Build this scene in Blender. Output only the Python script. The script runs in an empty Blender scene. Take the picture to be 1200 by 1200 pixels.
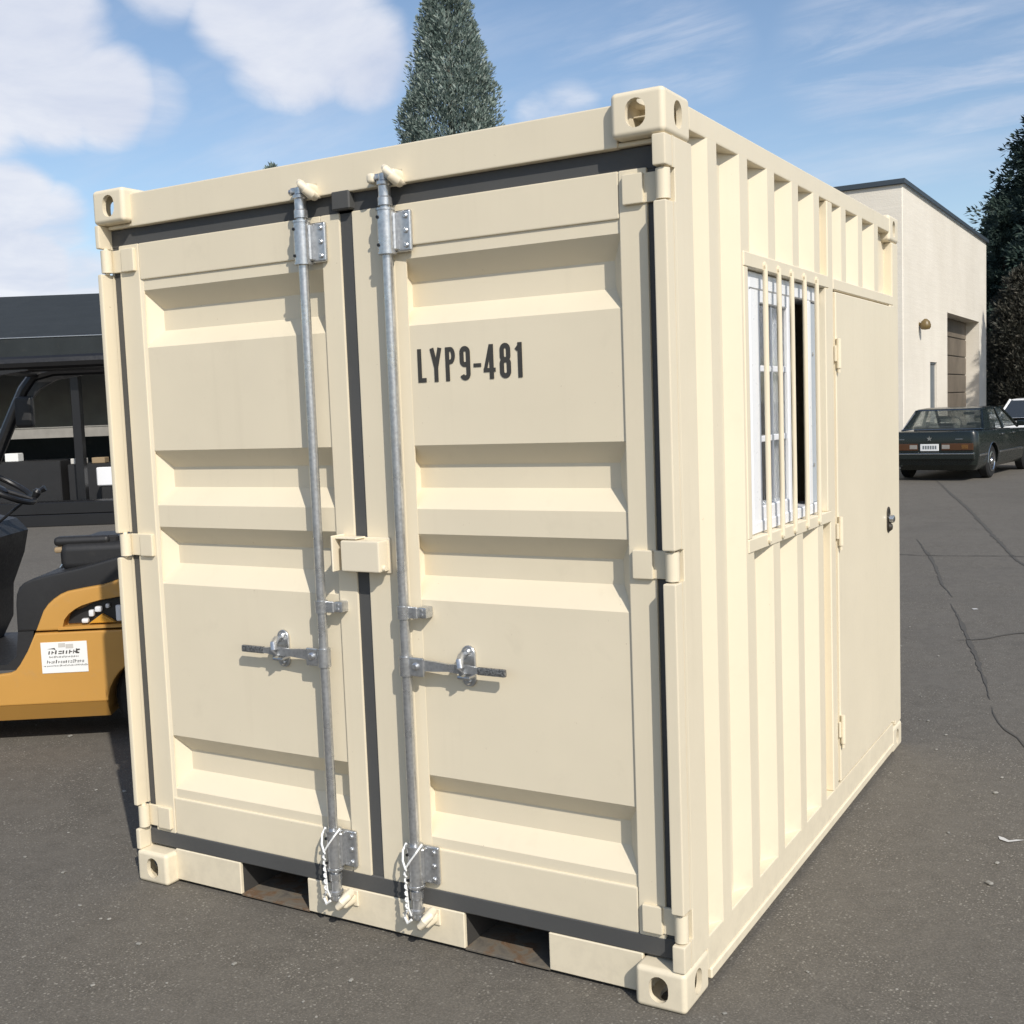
import bpy, bmesh, math, random
import numpy as np
from mathutils import Vector, Matrix

# ------------------------------------------------------------------ camera, sky, sun, exposure
scene = bpy.context.scene
col = scene.collection
cam_d = bpy.data.cameras.new('camera')
cam = bpy.data.objects.new('camera', cam_d); col.objects.link(cam); scene.camera = cam
YAW, PITCH, ROLL, FPX = -.5312, -.0897, -.0374, 1344.0
CAM = Vector((1.1313, -2.7492, 1.6441))
fw = Vector((math.sin(YAW)*math.cos(PITCH), math.cos(YAW)*math.cos(PITCH), math.sin(PITCH)))
rt = Vector((math.cos(YAW), -math.sin(YAW), 0)); up = rt.cross(fw)
rt, up = rt*math.cos(ROLL)+up*math.sin(ROLL), up*math.cos(ROLL)-rt*math.sin(ROLL)
cam.matrix_world = Matrix(((rt.x, up.x, -fw.x, CAM.x), (rt.y, up.y, -fw.y, CAM.y), (rt.z, up.z, -fw.z, CAM.z), (0, 0, 0, 1)))
cam_d.sensor_width = 36; cam_d.lens = 36*FPX/1200; cam_d.clip_start = .05; cam_d.clip_end = 2000
scene.cycles.max_bounces = 6; scene.cycles.diffuse_bounces = 3; scene.cycles.glossy_bounces = 3; scene.cycles.transmission_bounces = 4; scene.cycles.transparent_max_bounces = 8
scene.render.resolution_x = scene.render.resolution_y = 1024

SUN = Vector((1.30, -1.0, 1.34)).normalized()
sd = bpy.data.lights.new('sun', 'SUN'); sd.energy = 3.85; sd.angle = math.radians(.53); sd.color = (1, .945, .86)
so = bpy.data.objects.new('sun', sd); col.objects.link(so)
so.rotation_euler = SUN.to_track_quat('Z', 'Y').to_euler(); so.location = (8, -7, 9)
SKY_STRENGTH = .13
vs = scene.view_settings
vs.view_transform = 'Standard'; vs.look = 'None'; vs.gamma = 1; vs.exposure = 0.07; vs.use_curve_mapping = False

def ray_dir(px, py):
    return (fw + rt*((px-600)/FPX) - up*((py-600)/FPX)).normalized()

world = bpy.data.worlds.new('World'); scene.world = world; world.use_nodes = True
wn, wl = world.node_tree.nodes, world.node_tree.links
wn.clear()
def W(t, **k):
    n = wn.new(t)
    for a, b in k.items(): setattr(n, a, b)
    return n
def wmath(op, a, b=None, c=None, clamp=False):
    n = W('ShaderNodeMath', operation=op, use_clamp=clamp)
    for i, v in enumerate((a, b, c)):
        if v is None: continue
        if isinstance(v, (int, float)): n.inputs[i].default_value = v
        else: wl.new(v, n.inputs[i])
    return n.outputs[0]
sky = W('ShaderNodeTexSky', sky_type='NISHITA'); sky.sun_disc = False
sky.sun_elevation = math.asin(SUN.z); sky.sun_rotation = math.atan2(SUN.x, SUN.y)
sky.air_density = 1.0; sky.dust_density = .9; sky.ozone_density = 1.6; sky.altitude = 50
tc = W('ShaderNodeTexCoord')
nrm = W('ShaderNodeVectorMath', operation='NORMALIZE'); wl.new(tc.outputs['Generated'], nrm.inputs[0])
sep = W('ShaderNodeSeparateXYZ'); wl.new(nrm.outputs[0], sep.inputs[0])
zz = wmath('ADD', wmath('MAXIMUM', sep.outputs[2], 0.0), .22)
cxy = W('ShaderNodeCombineXYZ')
wl.new(wmath('DIVIDE', sep.outputs[0], zz), cxy.inputs[0]); wl.new(wmath('DIVIDE', sep.outputs[1], zz), cxy.inputs[1])
n1 = W('ShaderNodeTexNoise'); n1.inputs['Scale'].default_value = 3.4; n1.inputs['Detail'].default_value = 9; n1.inputs['Roughness'].default_value = .56
n1.inputs['Distortion'].default_value = .35
wl.new(cxy.outputs[0], n1.inputs['Vector'])
n2 = W('ShaderNodeTexNoise'); n2.inputs['Scale'].default_value = 1.1; n2.inputs['Detail'].default_value = 6; n2.inputs['Roughness'].default_value = .6
mp = W('ShaderNodeMapping'); mp.inputs['Location'].default_value = (3.7, 1.9, 0); mp.inputs['Rotation'].default_value = (0, 0, .5); mp.inputs['Scale'].default_value = (.8, 2.6, 1)
wl.new(cxy.outputs[0], mp.inputs[0]); wl.new(mp.outputs[0], n2.inputs['Vector'])
# cumulus banks: world directions with an angular size (radians); the same kind of banks goes on all round the dome
banks = []
for px, py, s, a in [(10, 30, .075, 1), (-70, 70, .08, 1), (55, 98, .05, 1), (125, 112, .042, .95), (175, 124, .036, .55), (290, 0, .05, .95), (350, 40, .062, 1), (425, 70, .045, .9), (190, -55, .05, .9), (330, -40, .08, 1),
                     (15, 240, .036, .9), (-50, 262, .055, 1), (65, 258, .03, .7), (20, 325, .05, 1), (-70, 345, .07, 1), (95, 325, .028, .7), (665, 132, .03, .42), (630, 138, .025, .36)]:
    banks.append((ray_dir(px, py), s, a))
tot = None
for d, s, a in banks:
    dp = W('ShaderNodeVectorMath', operation='DOT_PRODUCT'); wl.new(nrm.outputs[0], dp.inputs[0]); dp.inputs[1].default_value = d
    mr = W('ShaderNodeMapRange', interpolation_type='SMOOTHSTEP'); mr.inputs['From Min'].default_value = math.cos(s*1.3); mr.inputs['From Max'].default_value = 1.0
    mr.inputs['To Max'].default_value = a; wl.new(dp.outputs['Value'], mr.inputs['Value'])
    tot = mr.outputs[0] if tot is None else wmath('MAXIMUM', tot, mr.outputs[0])
n3 = W('ShaderNodeTexNoise'); n3.inputs['Scale'].default_value = .55; n3.inputs['Detail'].default_value = 3
mp3 = W('ShaderNodeMapping'); mp3.inputs['Location'].default_value = (5.2, 2.4, 0); wl.new(cxy.outputs[0], mp3.inputs[0]); wl.new(mp3.outputs[0], n3.inputs['Vector'])
gen = W('ShaderNodeMapRange', interpolation_type='SMOOTHSTEP'); gen.inputs['From Min'].default_value = .52; gen.inputs['From Max'].default_value = .70; wl.new(n3.outputs[0], gen.inputs['Value'])
tot = wmath('MAXIMUM', tot, gen.outputs[0])
dens = wmath('ADD', tot, wmath('MULTIPLY', wmath('SUBTRACT', n1.outputs[0], .5), 1.25))
cum = W('ShaderNodeMapRange', interpolation_type='SMOOTHSTEP'); cum.inputs['From Min'].default_value = .14; cum.inputs['From Max'].default_value = .82; wl.new(dens, cum.inputs['Value'])
wis = W('ShaderNodeMapRange', interpolation_type='SMOOTHSTEP'); wis.inputs['From Min'].default_value = .46; wis.inputs['From Max'].default_value = .78; wis.inputs['To Max'].default_value = .40
wl.new(n2.outputs[0], wis.inputs['Value'])
tw = None
for px, py, s_, a_ in [(780, 42, .05, 1), (830, 60, .035, .8), (1010, 62, .06, .9), (1100, 78, .07, 1), (1190, 98, .07, 1), (690, 60, .04, .5), (1120, 110, .06, .6)]:
    dp = W('ShaderNodeVectorMath', operation='DOT_PRODUCT'); wl.new(nrm.outputs[0], dp.inputs[0]); dp.inputs[1].default_value = ray_dir(px, py)
    mr = W('ShaderNodeMapRange', interpolation_type='SMOOTHSTEP'); mr.inputs['From Min'].default_value = math.cos(s_*1.3); mr.inputs['From Max'].default_value = 1.0
    mr.inputs['To Max'].default_value = a_; wl.new(dp.outputs['Value'], mr.inputs['Value'])
    tw = mr.outputs[0] if tw is None else wmath('MAXIMUM', tw, mr.outputs[0])
n4 = W('ShaderNodeTexNoise'); n4.inputs['Scale'].default_value = 3.0; n4.inputs['Detail'].default_value = 8; n4.inputs['Roughness'].default_value = .62; n4.inputs['Distortion'].default_value = .4
wl.new(mp.outputs[0], n4.inputs['Vector'])
strk = W('ShaderNodeMapRange', interpolation_type='SMOOTHSTEP'); strk.inputs['From Min'].default_value = .38; strk.inputs['From Max'].default_value = .72; strk.inputs['To Max'].default_value = .50; wl.new(n4.outputs[0], strk.inputs['Value'])
wisp = wmath('MAXIMUM', wis.outputs[0], wmath('MULTIPLY', wmath('ADD', tw, wmath('MULTIPLY', wis.outputs[0], .5)), strk.outputs[0]))
cloud = wmath('MAXIMUM', wmath('MULTIPLY', cum.outputs[0], .93), wisp, clamp=True)
bg1 = W('ShaderNodeBackground'); bg1.inputs[1].default_value = SKY_STRENGTH
hs = W('ShaderNodeMix', data_type='RGBA'); hs.blend_type = 'MULTIPLY'; hs.inputs[0].default_value = 1
hs.inputs[7].default_value = (1.0, 1.0, 1.0, 1); wl.new(sky.outputs[0], hs.inputs[6]); wl.new(hs.outputs[2], bg1.inputs[0])
cr = W('ShaderNodeValToRGB'); cr.color_ramp.elements[0].color = (.62, .68, .84, 1); cr.color_ramp.elements[1].color = (.90, .92, .98, 1)
cr.color_ramp.elements[0].position = .30; cr.color_ramp.elements[1].position = .66; wl.new(n1.outputs[0], cr.inputs[0])
bg2 = W('ShaderNodeBackground'); bg2.inputs[1].default_value = .92; wl.new(cr.outputs[0], bg2.inputs[0])
mix = W('ShaderNodeMixShader'); wl.new(cloud, mix.inputs[0]); wl.new(bg1.outputs[0], mix.inputs[1]); wl.new(bg2.outputs[0], mix.inputs[2])
wo = W('ShaderNodeOutputWorld'); wl.new(mix.outputs[0], wo.inputs[0])

# ------------------------------------------------------------------ materials
MATS = {}
class NT:
    def __init__(s, name):
        s.m = bpy.data.materials.new(name); s.m.use_nodes = True
        s.n, s.l = s.m.node_tree.nodes, s.m.node_tree.links
        s.b = s.n['Principled BSDF']; MATS[name] = s.m
    def new(s, t, **k):
        n = s.n.new(t)
        for a, b in k.items(): setattr(n, a, b)
        return n
    def coords(s, kind='Object'): return s.new('ShaderNodeTexCoord').outputs[kind]
    def noise(s, vec, scale, detail=4, rough=.55, dist=0):
        n = s.new('ShaderNodeTexNoise'); n.inputs['Scale'].default_value = scale; n.inputs['Detail'].default_value = detail
        n.inputs['Roughness'].default_value = rough; n.inputs['Distortion'].default_value = dist; s.l.new(vec, n.inputs['Vector']); return n.outputs[0]
    def ramp(s, f, stops):
        n = s.new('ShaderNodeValToRGB'); e = n.color_ramp.elements
        while len(e) < len(stops): e.new(.5)
        for x, (p, c) in zip(e, stops):
            x.position = p; x.color = (*c, 1) if len(c) == 3 else c
        s.l.new(f, n.inputs[0]); return n.outputs[0]
    def mixc(s, f, a, b, mode='MIX'):
        n = s.new('ShaderNodeMix', data_type='RGBA'); n.blend_type = mode
        for i, v in ((0, f), (6, a), (7, b)):
            if isinstance(v, (int, float)): n.inputs[i].default_value = v
            elif isinstance(v, tuple): n.inputs[i].default_value = (*v, 1)
            else: s.l.new(v, n.inputs[i])
        return n.outputs[2]
    def rng(s, f, a, b, c, d):
        n = s.new('ShaderNodeMapRange'); n.inputs[1].default_value = a; n.inputs[2].default_value = b; n.inputs[3].default_value = c; n.inputs[4].default_value = d
        s.l.new(f, n.inputs[0]); return n.outputs[0]
    def math(s, op, a, b):
        n = s.new('ShaderNodeMath', operation=op)
        for i, v in enumerate((a, b)):
            if isinstance(v, (int, float)): n.inputs[i].default_value = v
            else: s.l.new(v, n.inputs[i])
        return n.outputs[0]
    def set(s, **k):
        for a, v in k.items():
            i = s.b.inputs[a.replace('_', ' ')]
            if isinstance(v, (int, float)): i.default_value = v
            elif isinstance(v, tuple): i.default_value = (*v, 1)
            else: s.l.new(v, i)
    def bump(s, h, strength=.2, dist=.01):
        n = s.new('ShaderNodeBump'); n.inputs['Strength'].default_value = strength; n.inputs['Distance'].default_value = dist
        s.l.new(h, n.inputs['Height']); s.l.new(n.outputs[0], s.b.inputs['Normal'])

def paint(name, c, rough=.42, var=.06, spec=.5, wave=.0, coat=0, dirt=0):
    t = NT(name); p = t.coords()
    a = t.noise(p, 2.3, 5); f = t.noise(p, 60, 3)
    cc = t.mixc(t.rng(a, .3, .7, 0, 1), tuple(x*(1-var) for x in c), tuple(min(1, x*(1+var*.6)) for x in c))
    if dirt:
        d = t.noise(p, 7, 6, .65, .4)
        cc = t.mixc(t.rng(d, .60, .82, 0, dirt), cc, (.30, .25, .18))
    if name == 'cream':
        q = t.new('ShaderNodeMapping'); q.inputs['Scale'].default_value = (14, 14, .7); t.l.new(p, q.inputs[0])
        cc = t.mixc(t.rng(t.noise(q.outputs[0], 1.0, 3, .7), .56, .80, 0, .10), cc, (.46, .38, .26))
        cc = t.mixc(t.rng(t.noise(p, 55, 3, .75), .72, .78, 0, .55), cc, (.30, .20, .11))
        cc = t.mixc(t.rng(t.noise(p, 1.1, 2, .6), .40, .72, 0, .10), cc, (.60, .53, .42))
        sx = t.new('ShaderNodeSeparateXYZ'); t.l.new(t.new('ShaderNodeNewGeometry').outputs['Position'], sx.inputs[0])
        gr = t.math('MULTIPLY', t.rng(sx.outputs[2], .02, .30, 1, 0), t.rng(t.noise(p, 16, 4, .7), .42, .70, 0, .18))
        cc = t.mixc(gr, cc, (.27, .235, .185))
    t.set(Base_Color=cc, Roughness=t.rng(f, .3, .7, rough-.06, rough+.08), Specular_IOR_Level=spec, Coat_Weight=coat)
    if wave:
        h = t.math('ADD', t.math('MULTIPLY', t.noise(p, 3.0, 2), 1.0), t.math('MULTIPLY', f, .02))
        t.bump(h, wave, .02)
    return t.m
CREAM = (.755, .668, .500)
paint('cream', CREAM, .46, .035, .42, wave=.12, dirt=.10)
paint('cream_handle', (.775, .69, .53), .40, .04, dirt=.06)
paint('rubber', (.080, .080, .078), .62, .12, .35, dirt=.06)
paint('black_plastic', (.022, .022, .023), .48, .15, .4, dirt=.05)
paint('black_steel', (.012, .012, .013), .38, .15, .5)
paint('yellow_paint', (.52, .275, .065), .40, .05, .45, wave=.03, dirt=.32)
paint('yellow_shadow_gap', (.05, .03, .01), .7)
paint('white_pvc', (.80, .81, .83), .32, .02)
paint('grey_pvc', (.40, .45, .50), .4, .03)
paint('bronze', (.05, .042, .032), .35, .2)
paint('white_sticker', (.82, .82, .80), .5, .03)
paint('print_grey', (.075, .07, .065), .6, .08)
paint('letter_black', (.045, .042, .036), .55, .1)
paint('tyre', (.02, .02, .02), .8, .2, .25, dirt=.12)
paint('chrome', (.62, .63, .64), .18, .04); MATS['chrome'].node_tree.nodes['Principled BSDF'].inputs['Metallic'].default_value = 1
paint('dark_car_paint', (.009, .013, .011), .25, .1, .45, coat=.3)
paint('white_car_paint', (.78, .79, .80), .25, .02, .5, coat=.5)
paint('car_interior', (.035, .033, .032), .8, .1)
paint('amber_lens', (.62, .30, .035), .25, .05)
paint('tail_lens', (.085, .035, .014), .18, .15, coat=.5)
paint('dull_amber', (.16, .075, .02), .25, .1)
paint('dull_lens', (.30, .28, .25), .3, .1)
paint('silver_reflector', (.75, .76, .78), .2, .05)
paint('dark_trim', (.045, .06, .075), .5, .08)
paint('door_grey', (.16, .18, .19), .5, .1)
paint('shed_steel', (.030, .035, .037), .7, .14, .12, dirt=.1)
paint('shed_wall', (.30, .31, .31), .7, .12, .2)
paint('pale_board', (.55, .53, .49), .7, .1)
paint('old_concrete', (.27, .255, .225), .9, .15, dirt=.2)
paint('cardboard', (.30, .22, .13), .8, .1)
paint('lamp_brass', (.16, .11, .04), .4, .15, dirt=.2)
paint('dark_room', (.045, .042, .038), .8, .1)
paint('cord_white', (.80, .80, .78), .6, .02)
paint('trunk_bark', (.09, .062, .045), .9, .25)

t = NT('galvanised'); p = t.coords()
v = t.new('ShaderNodeTexVoronoi'); v.inputs['Scale'].default_value = 90; t.l.new(p, v.inputs['Vector'])
a = t.noise(p, 14, 5, .6)
cc = t.mixc(t.rng(v.outputs['Distance'], 0, .8, 0, 1), (.44, .45, .46), (.58, .59, .60))
cc = t.mixc(t.rng(a, .55, .80, 0, .4), cc, (.40, .41, .42))
t.set(Base_Color=cc, Metallic=.85, Roughness=t.rng(a, .3, .7, .22, .40)); t.bump(t.noise(p, 120, 3), .12, .003)
t = NT('grip_steel'); p = t.coords()
c2 = t.noise(p, 160, 3)
t.set(Base_Color=t.ramp(c2, [(.35, (.09, .09, .09)), (.65, (.34, .34, .33))]), Metallic=.7, Roughness=.5); t.bump(c2, .5, .004)
t = NT('rusty_plate'); p = t.coords()
c2 = t.noise(p, 11, 7, .65, .6)
t.set(Base_Color=t.ramp(c2, [(.32, (.09, .08, .07)), (.48, (.15, .13, .10)), (.60, (.14, .08, .04)), (.72, (.24, .21, .17))]), Roughness=.85); t.bump(c2, .4, .01)

t = NT('glass'); t.set(Base_Color=(.9, .95, .95), Roughness=.02, Transmission_Weight=1.0, IOR=1.25, Alpha=.42)
t = NT('car_glass'); t.set(Base_Color=(.35, .42, .42), Roughness=.02, Transmission_Weight=.9, IOR=1.1, Alpha=.38)

t = NT('dark_glass'); t.set(Base_Color=(.03, .035, .04), Roughness=.03, Specular_IOR_Level=.6)

t = NT('asphalt'); p = t.coords()
big = t.noise(p, .33, 6, .6, .3); mid = t.noise(p, 2.1, 6, .65); fine = t.noise(p, 130, 3, .7)
cc = t.mixc(t.rng(big, .3, .7, 0, 1), (.102, .093, .079), (.142, .130, .111))
cc = t.mixc(t.rng(mid, .35, .7, 0, .55), cc, (.097, .088, .075))
oil = t.noise(p, .8, 5, .6, 1.2); cc = t.mixc(t.rng(oil, .54, .72, 0, .7), cc, (.076, .070, .061))
blot = t.noise(p, 9, 5, .7, .5); cc = t.mixc(t.rng(blot, .42, .70, 0, .6), cc, (.074, .067, .056))
cc = t.mixc(t.rng(t.noise(p, 26, 4, .7), .50, .72, 0, .5), cc, (.160, .146, .122))
cc = t.mixc(t.rng(fine, .45, .68, 0, .75), cc, (.190, .172, .145))
for sc, th, tint in ((62, .24, (.30, .28, .24)), (125, .30, (.25, .23, .19)), (30, .12, (.36, .345, .31))):
    v = t.new('ShaderNodeTexVoronoi'); v.inputs['Scale'].default_value = sc; v.inputs['Randomness'].default_value = 1; t.l.new(p, v.inputs['Vector'])
    pick = t.new('ShaderNodeSeparateColor'); t.l.new(v.outputs['Color'], pick.inputs[0])
    on = t.math('MULTIPLY', t.math('LESS_THAN', v.outputs['Distance'], th), t.math('GREATER_THAN', pick.outputs[0], .62 if sc > 30 else .82))
    on = t.math('MULTIPLY', on, t.rng(mid, .36, .60, .12, .9))
    cc = t.mixc(on, cc, tint)
t.set(Base_Color=cc, Roughness=t.rng(mid, .3, .7, .78, .95), Specular_IOR_Level=.3)
h = t.math('ADD', t.math('MULTIPLY', fine, .5), t.math('MULTIPLY', t.noise(p, 38, 4, .6), .8)); t.bump(h, .55, .006)
t = NT('crack'); t.set(Base_Color=(.082, .076, .066), Roughness=.95)
t = NT('scuff_white'); t.set(Base_Color=(.55, .54, .52), Roughness=.9)

t = NT('stucco'); p = t.coords('Object')
a = t.noise(p, .55, 6, .6); b = t.noise(p, 30, 4)
mpn = t.new('ShaderNodeMapping'); mpn.inputs['Scale'].default_value = (1.3, 1.3, .12); t.l.new(p, mpn.inputs[0]); st = t.noise(mpn.outputs[0], 1.6, 6, .65)
mq = t.new('ShaderNodeMapping'); mq.inputs['Scale'].default_value = (.5, .5, 6); t.l.new(p, mq.inputs[0]); hz = t.noise(mq.outputs[0], .9, 5, .7)
cc = t.mixc(t.rng(a, .3, .7, 0, 1), (.72, .665, .565), (.80, .745, .645))
cc = t.mixc(t.rng(st, .60, .82, 0, .22), cc, (.52, .47, .39))
cc = t.mixc(t.rng(hz, .60, .78, 0, .35), cc, (.80, .77, .70))
sz = t.new('ShaderNodeSeparateXYZ'); t.l.new(p, sz.inputs[0])
cc = t.mixc(t.rng(sz.outputs[2], 0, 1.4, .30, 0), cc, (.54, .48, .37))
t.set(Base_Color=cc, Roughness=.9, Specular_IOR_Level=.2); t.bump(t.math('ADD', b, t.math('MULTIPLY', hz, 2.0)), .25, .02)
t = NT('garage_steel'); p = t.coords(); a = t.noise(p, 1.4, 6, .65)
t.set(Base_Color=t.ramp(a, [(.3, (.13, .105, .078)), (.6, (.19, .155, .115)), (.8, (.25, .21, .16))]), Roughness=.6)

def foliage(name, c0, c1, c2):
    t = NT(name); g = t.new('ShaderNodeNewGeometry'); r = g.outputs['Random Per Island']
    t.set(Base_Color=t.ramp(r, [(.0, c0), (.6, c1), (1.0, c2)]), Roughness=.62, Specular_IOR_Level=.3)
    tr = t.new('ShaderNodeBsdfTranslucent'); t.l.new(t.ramp(r, [(.0, c0), (.6, c1), (1.0, c2)]), tr.inputs[0])
    ms = t.new('ShaderNodeMixShader'); ms.inputs[0].default_value = .18
    t.l.new(t.b.outputs[0], ms.inputs[1]); t.l.new(tr.outputs[0], ms.inputs[2]); t.l.new(ms.outputs[0], t.n['Material Output'].inputs[0])
foliage('cedar_leaf', (.105, .150, .132), (.205, .265, .232), (.40, .45, .40))
foliage('dark_leaf', (.024, .044, .038), (.045, .072, .058), (.085, .12, .095))
foliage('brown_leaf', (.035, .038, .030), (.065, .064, .050), (.11, .10, .08))

# ------------------------------------------------------------------ mesh helpers
class MB:
    def __init__(s): s.bm = bmesh.new()
    def _merge(s, b, mw=None):
        if mw is not None: bmesh.ops.transform(b, matrix=mw, verts=b.verts)
        me = bpy.data.meshes.new('tmp'); b.to_mesh(me); b.free(); s.bm.from_mesh(me); bpy.data.meshes.remove(me); return s
    def box(s, x0, x1, y0, y1, z0, z1, b=.003, seg=1, mw=None):
        t = bmesh.new(); bmesh.ops.create_cube(t, size=1)
        bmesh.ops.transform(t, matrix=Matrix.Translation(((x0+x1)/2, (y0+y1)/2, (z0+z1)/2)) @ Matrix.Diagonal((abs(x1-x0), abs(y1-y0), abs(z1-z0), 1)), verts=t.verts)
        b = min(b, .45*min(abs(x1-x0), abs(y1-y0), abs(z1-z0)))
        if b > 0: bmesh.ops.bevel(t, geom=list(t.edges), offset=b, segments=seg, affect='EDGES', profile=.5)
        return s._merge(t, mw)
    def prism(s, poly, axis, a0, a1, b=0, seg=1, mw=None):
        # poly: 2D points in the plane of the other two axes (in order x<y<z)
        t = bmesh.new()
        def P(u, v, w): return {'x': (w, u, v), 'y': (u, w, v), 'z': (u, v, w)}[axis]
        A = [t.verts.new(P(u, v, a0)) for u, v in poly]; B = [t.verts.new(P(u, v, a1)) for u, v in poly]
        n = len(poly); t.faces.new(A); t.faces.new(B[::-1])
        for i in range(n): t.faces.new((A[i], B[i], B[(i+1) % n], A[(i+1) % n]))
        bmesh.ops.recalc_face_normals(t, faces=t.faces)
        if b > 0:
            es = [e for e in t.edges if all(len(f.verts) > 4 for f in e.link_faces) or any(len(f.verts) == n and n != 4 for f in e.link_faces)]
            if n == 4: es = list(t.edges)
            bmesh.ops.bevel(t, geom=es, offset=b, segments=seg, affect='EDGES', profile=.5)
        bmesh.ops.triangulate(t, faces=[f for f in t.faces if len(f.verts) > 4])
        return s._merge(t, mw)
    def cyl(s, p0, p1, r0, r1=None, n=16, caps=True):
        r1 = r0 if r1 is None else r1
        p0, p1 = Vector(p0), Vector(p1); d = (p1-p0); q = d.to_track_quat('Z', 'Y').to_matrix()
        A, B = [], []
        for i in range(n):
            a = 2*math.pi*i/n; o = q @ Vector((math.cos(a), math.sin(a), 0))
            A.append(s.bm.verts.new(p0+o*r0)); B.append(s.bm.verts.new(p1+o*r1))
        for i in range(n): s.bm.faces.new((A[i], A[(i+1) % n], B[(i+1) % n], B[i]))
        if caps: s.bm.faces.new(A[::-1]); s.bm.faces.new(B)
        return s
    def lathe(s, prof, p0, d, n=20):
        # prof: [(radius, distance along d)]
        p0, d = Vector(p0), Vector(d).normalized(); q = d.to_track_quat('Z', 'Y').to_matrix(); R = []
        for r, h in prof:
            R.append([s.bm.verts.new(p0+d*h+q @ Vector((math.cos(2*math.pi*i/n), math.sin(2*math.pi*i/n), 0))*max(r, 1e-4)) for i in range(n)])
        for a, b in zip(R, R[1:]):
            for i in range(n): s.bm.faces.new((a[i], a[(i+1) % n], b[(i+1) % n], b[i]))
        s.bm.faces.new(R[0][::-1]); s.bm.faces.new(R[-1]); return s
    def tube(s, pts, r, n=10):
        pts = [Vector(p) for p in pts]; R = []; ref = Vector((0, 0, 1))
        for i, p in enumerate(pts):
            d = (pts[min(i+1, len(pts)-1)]-pts[max(i-1, 0)]).normalized()
            u = d.cross(ref); u = u if u.length > .05 else d.cross(Vector((1, 0, 0))); u.normalize(); v = d.cross(u)
            rr = r[i] if isinstance(r, (list, tuple)) else r
            R.append([s.bm.verts.new(p+(u*math.cos(2*math.pi*k/n)+v*math.sin(2*math.pi*k/n))*rr) for k in range(n)])
        for a, b in zip(R, R[1:]):
            for k in range(n): s.bm.faces.new((a[k], a[(k+1) % n], b[(k+1) % n], b[k]))
        s.bm.faces.new(R[0][::-1]); s.bm.faces.new(R[-1]); return s
    def quad(s, *pts): s.bm.faces.new([s.bm.verts.new(p) for p in pts]); return s
    def loft(s, rings, cap=True):
        R = [[s.bm.verts.new(p) for p in r] for r in rings]; n = len(R[0])
        for a, b in zip(R, R[1:]):
            for k in range(n): s.bm.faces.new((a[k], a[(k+1) % n], b[(k+1) % n], b[k]))
        if cap: s.bm.faces.new(R[0][::-1]); s.bm.faces.new(R[-1])
        return s
    def solidify(s, th):
        bmesh.ops.recalc_face_normals(s.bm, faces=s.bm.faces)
        bmesh.ops.solidify(s.bm, geom=list(s.bm.faces), thickness=th); return s
    def mesh(s, name, recalc=True):
        if recalc: bmesh.ops.recalc_face_normals(s.bm, faces=s.bm.faces)
        me = bpy.data.meshes.new(name); s.bm.to_mesh(me); s.bm.free(); return me
    def build(s, name, mat, parent=None, smooth=35, recalc=True):
        me = s.mesh(name, recalc); return mesh_obj(name, me, mat, parent, smooth)
def mesh_obj(name, me, mat, parent=None, smooth=None):
    if smooth:
        me.shade_smooth(); me.set_sharp_from_angle(angle=math.radians(smooth))
    if not me.materials: me.materials.append(MATS[mat])
    o = bpy.data.objects.new(name, me); col.objects.link(o)
    if parent: o.parent = parent
    if smooth: w = o.modifiers.new('weighted', 'WEIGHTED_NORMAL'); w.keep_sharp = True; w.weight = 90
    return o
def thing(name, label, cat, loc=(0, 0, 0), rz=0, group=None):
    o = bpy.data.objects.new(name, None); col.objects.link(o); o.location = loc; o.rotation_euler.z = rz
    o.empty_display_size = .2; tag(o, label, cat, group); return o
def tag(o, label, cat, group=None):
    o['label'] = label; o['category'] = cat
    if group: o['group'] = group
    return o
def boolean(obj_mesh, cutters, op='DIFFERENCE'):
    a = bpy.data.objects.new('tmp_a', obj_mesh); col.objects.link(a); cs = []
    for c in cutters:
        o = bpy.data.objects.new('tmp_c', c); col.objects.link(o); cs.append(o)
        m = a.modifiers.new('b', 'BOOLEAN'); m.operation = op; m.object = o; m.solver = 'EXACT'
    dg = bpy.context.evaluated_depsgraph_get(); me = bpy.data.meshes.new_from_object(a.evaluated_get(dg))
    for o in cs+[a]: bpy.data.objects.remove(o)
    return me

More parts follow.
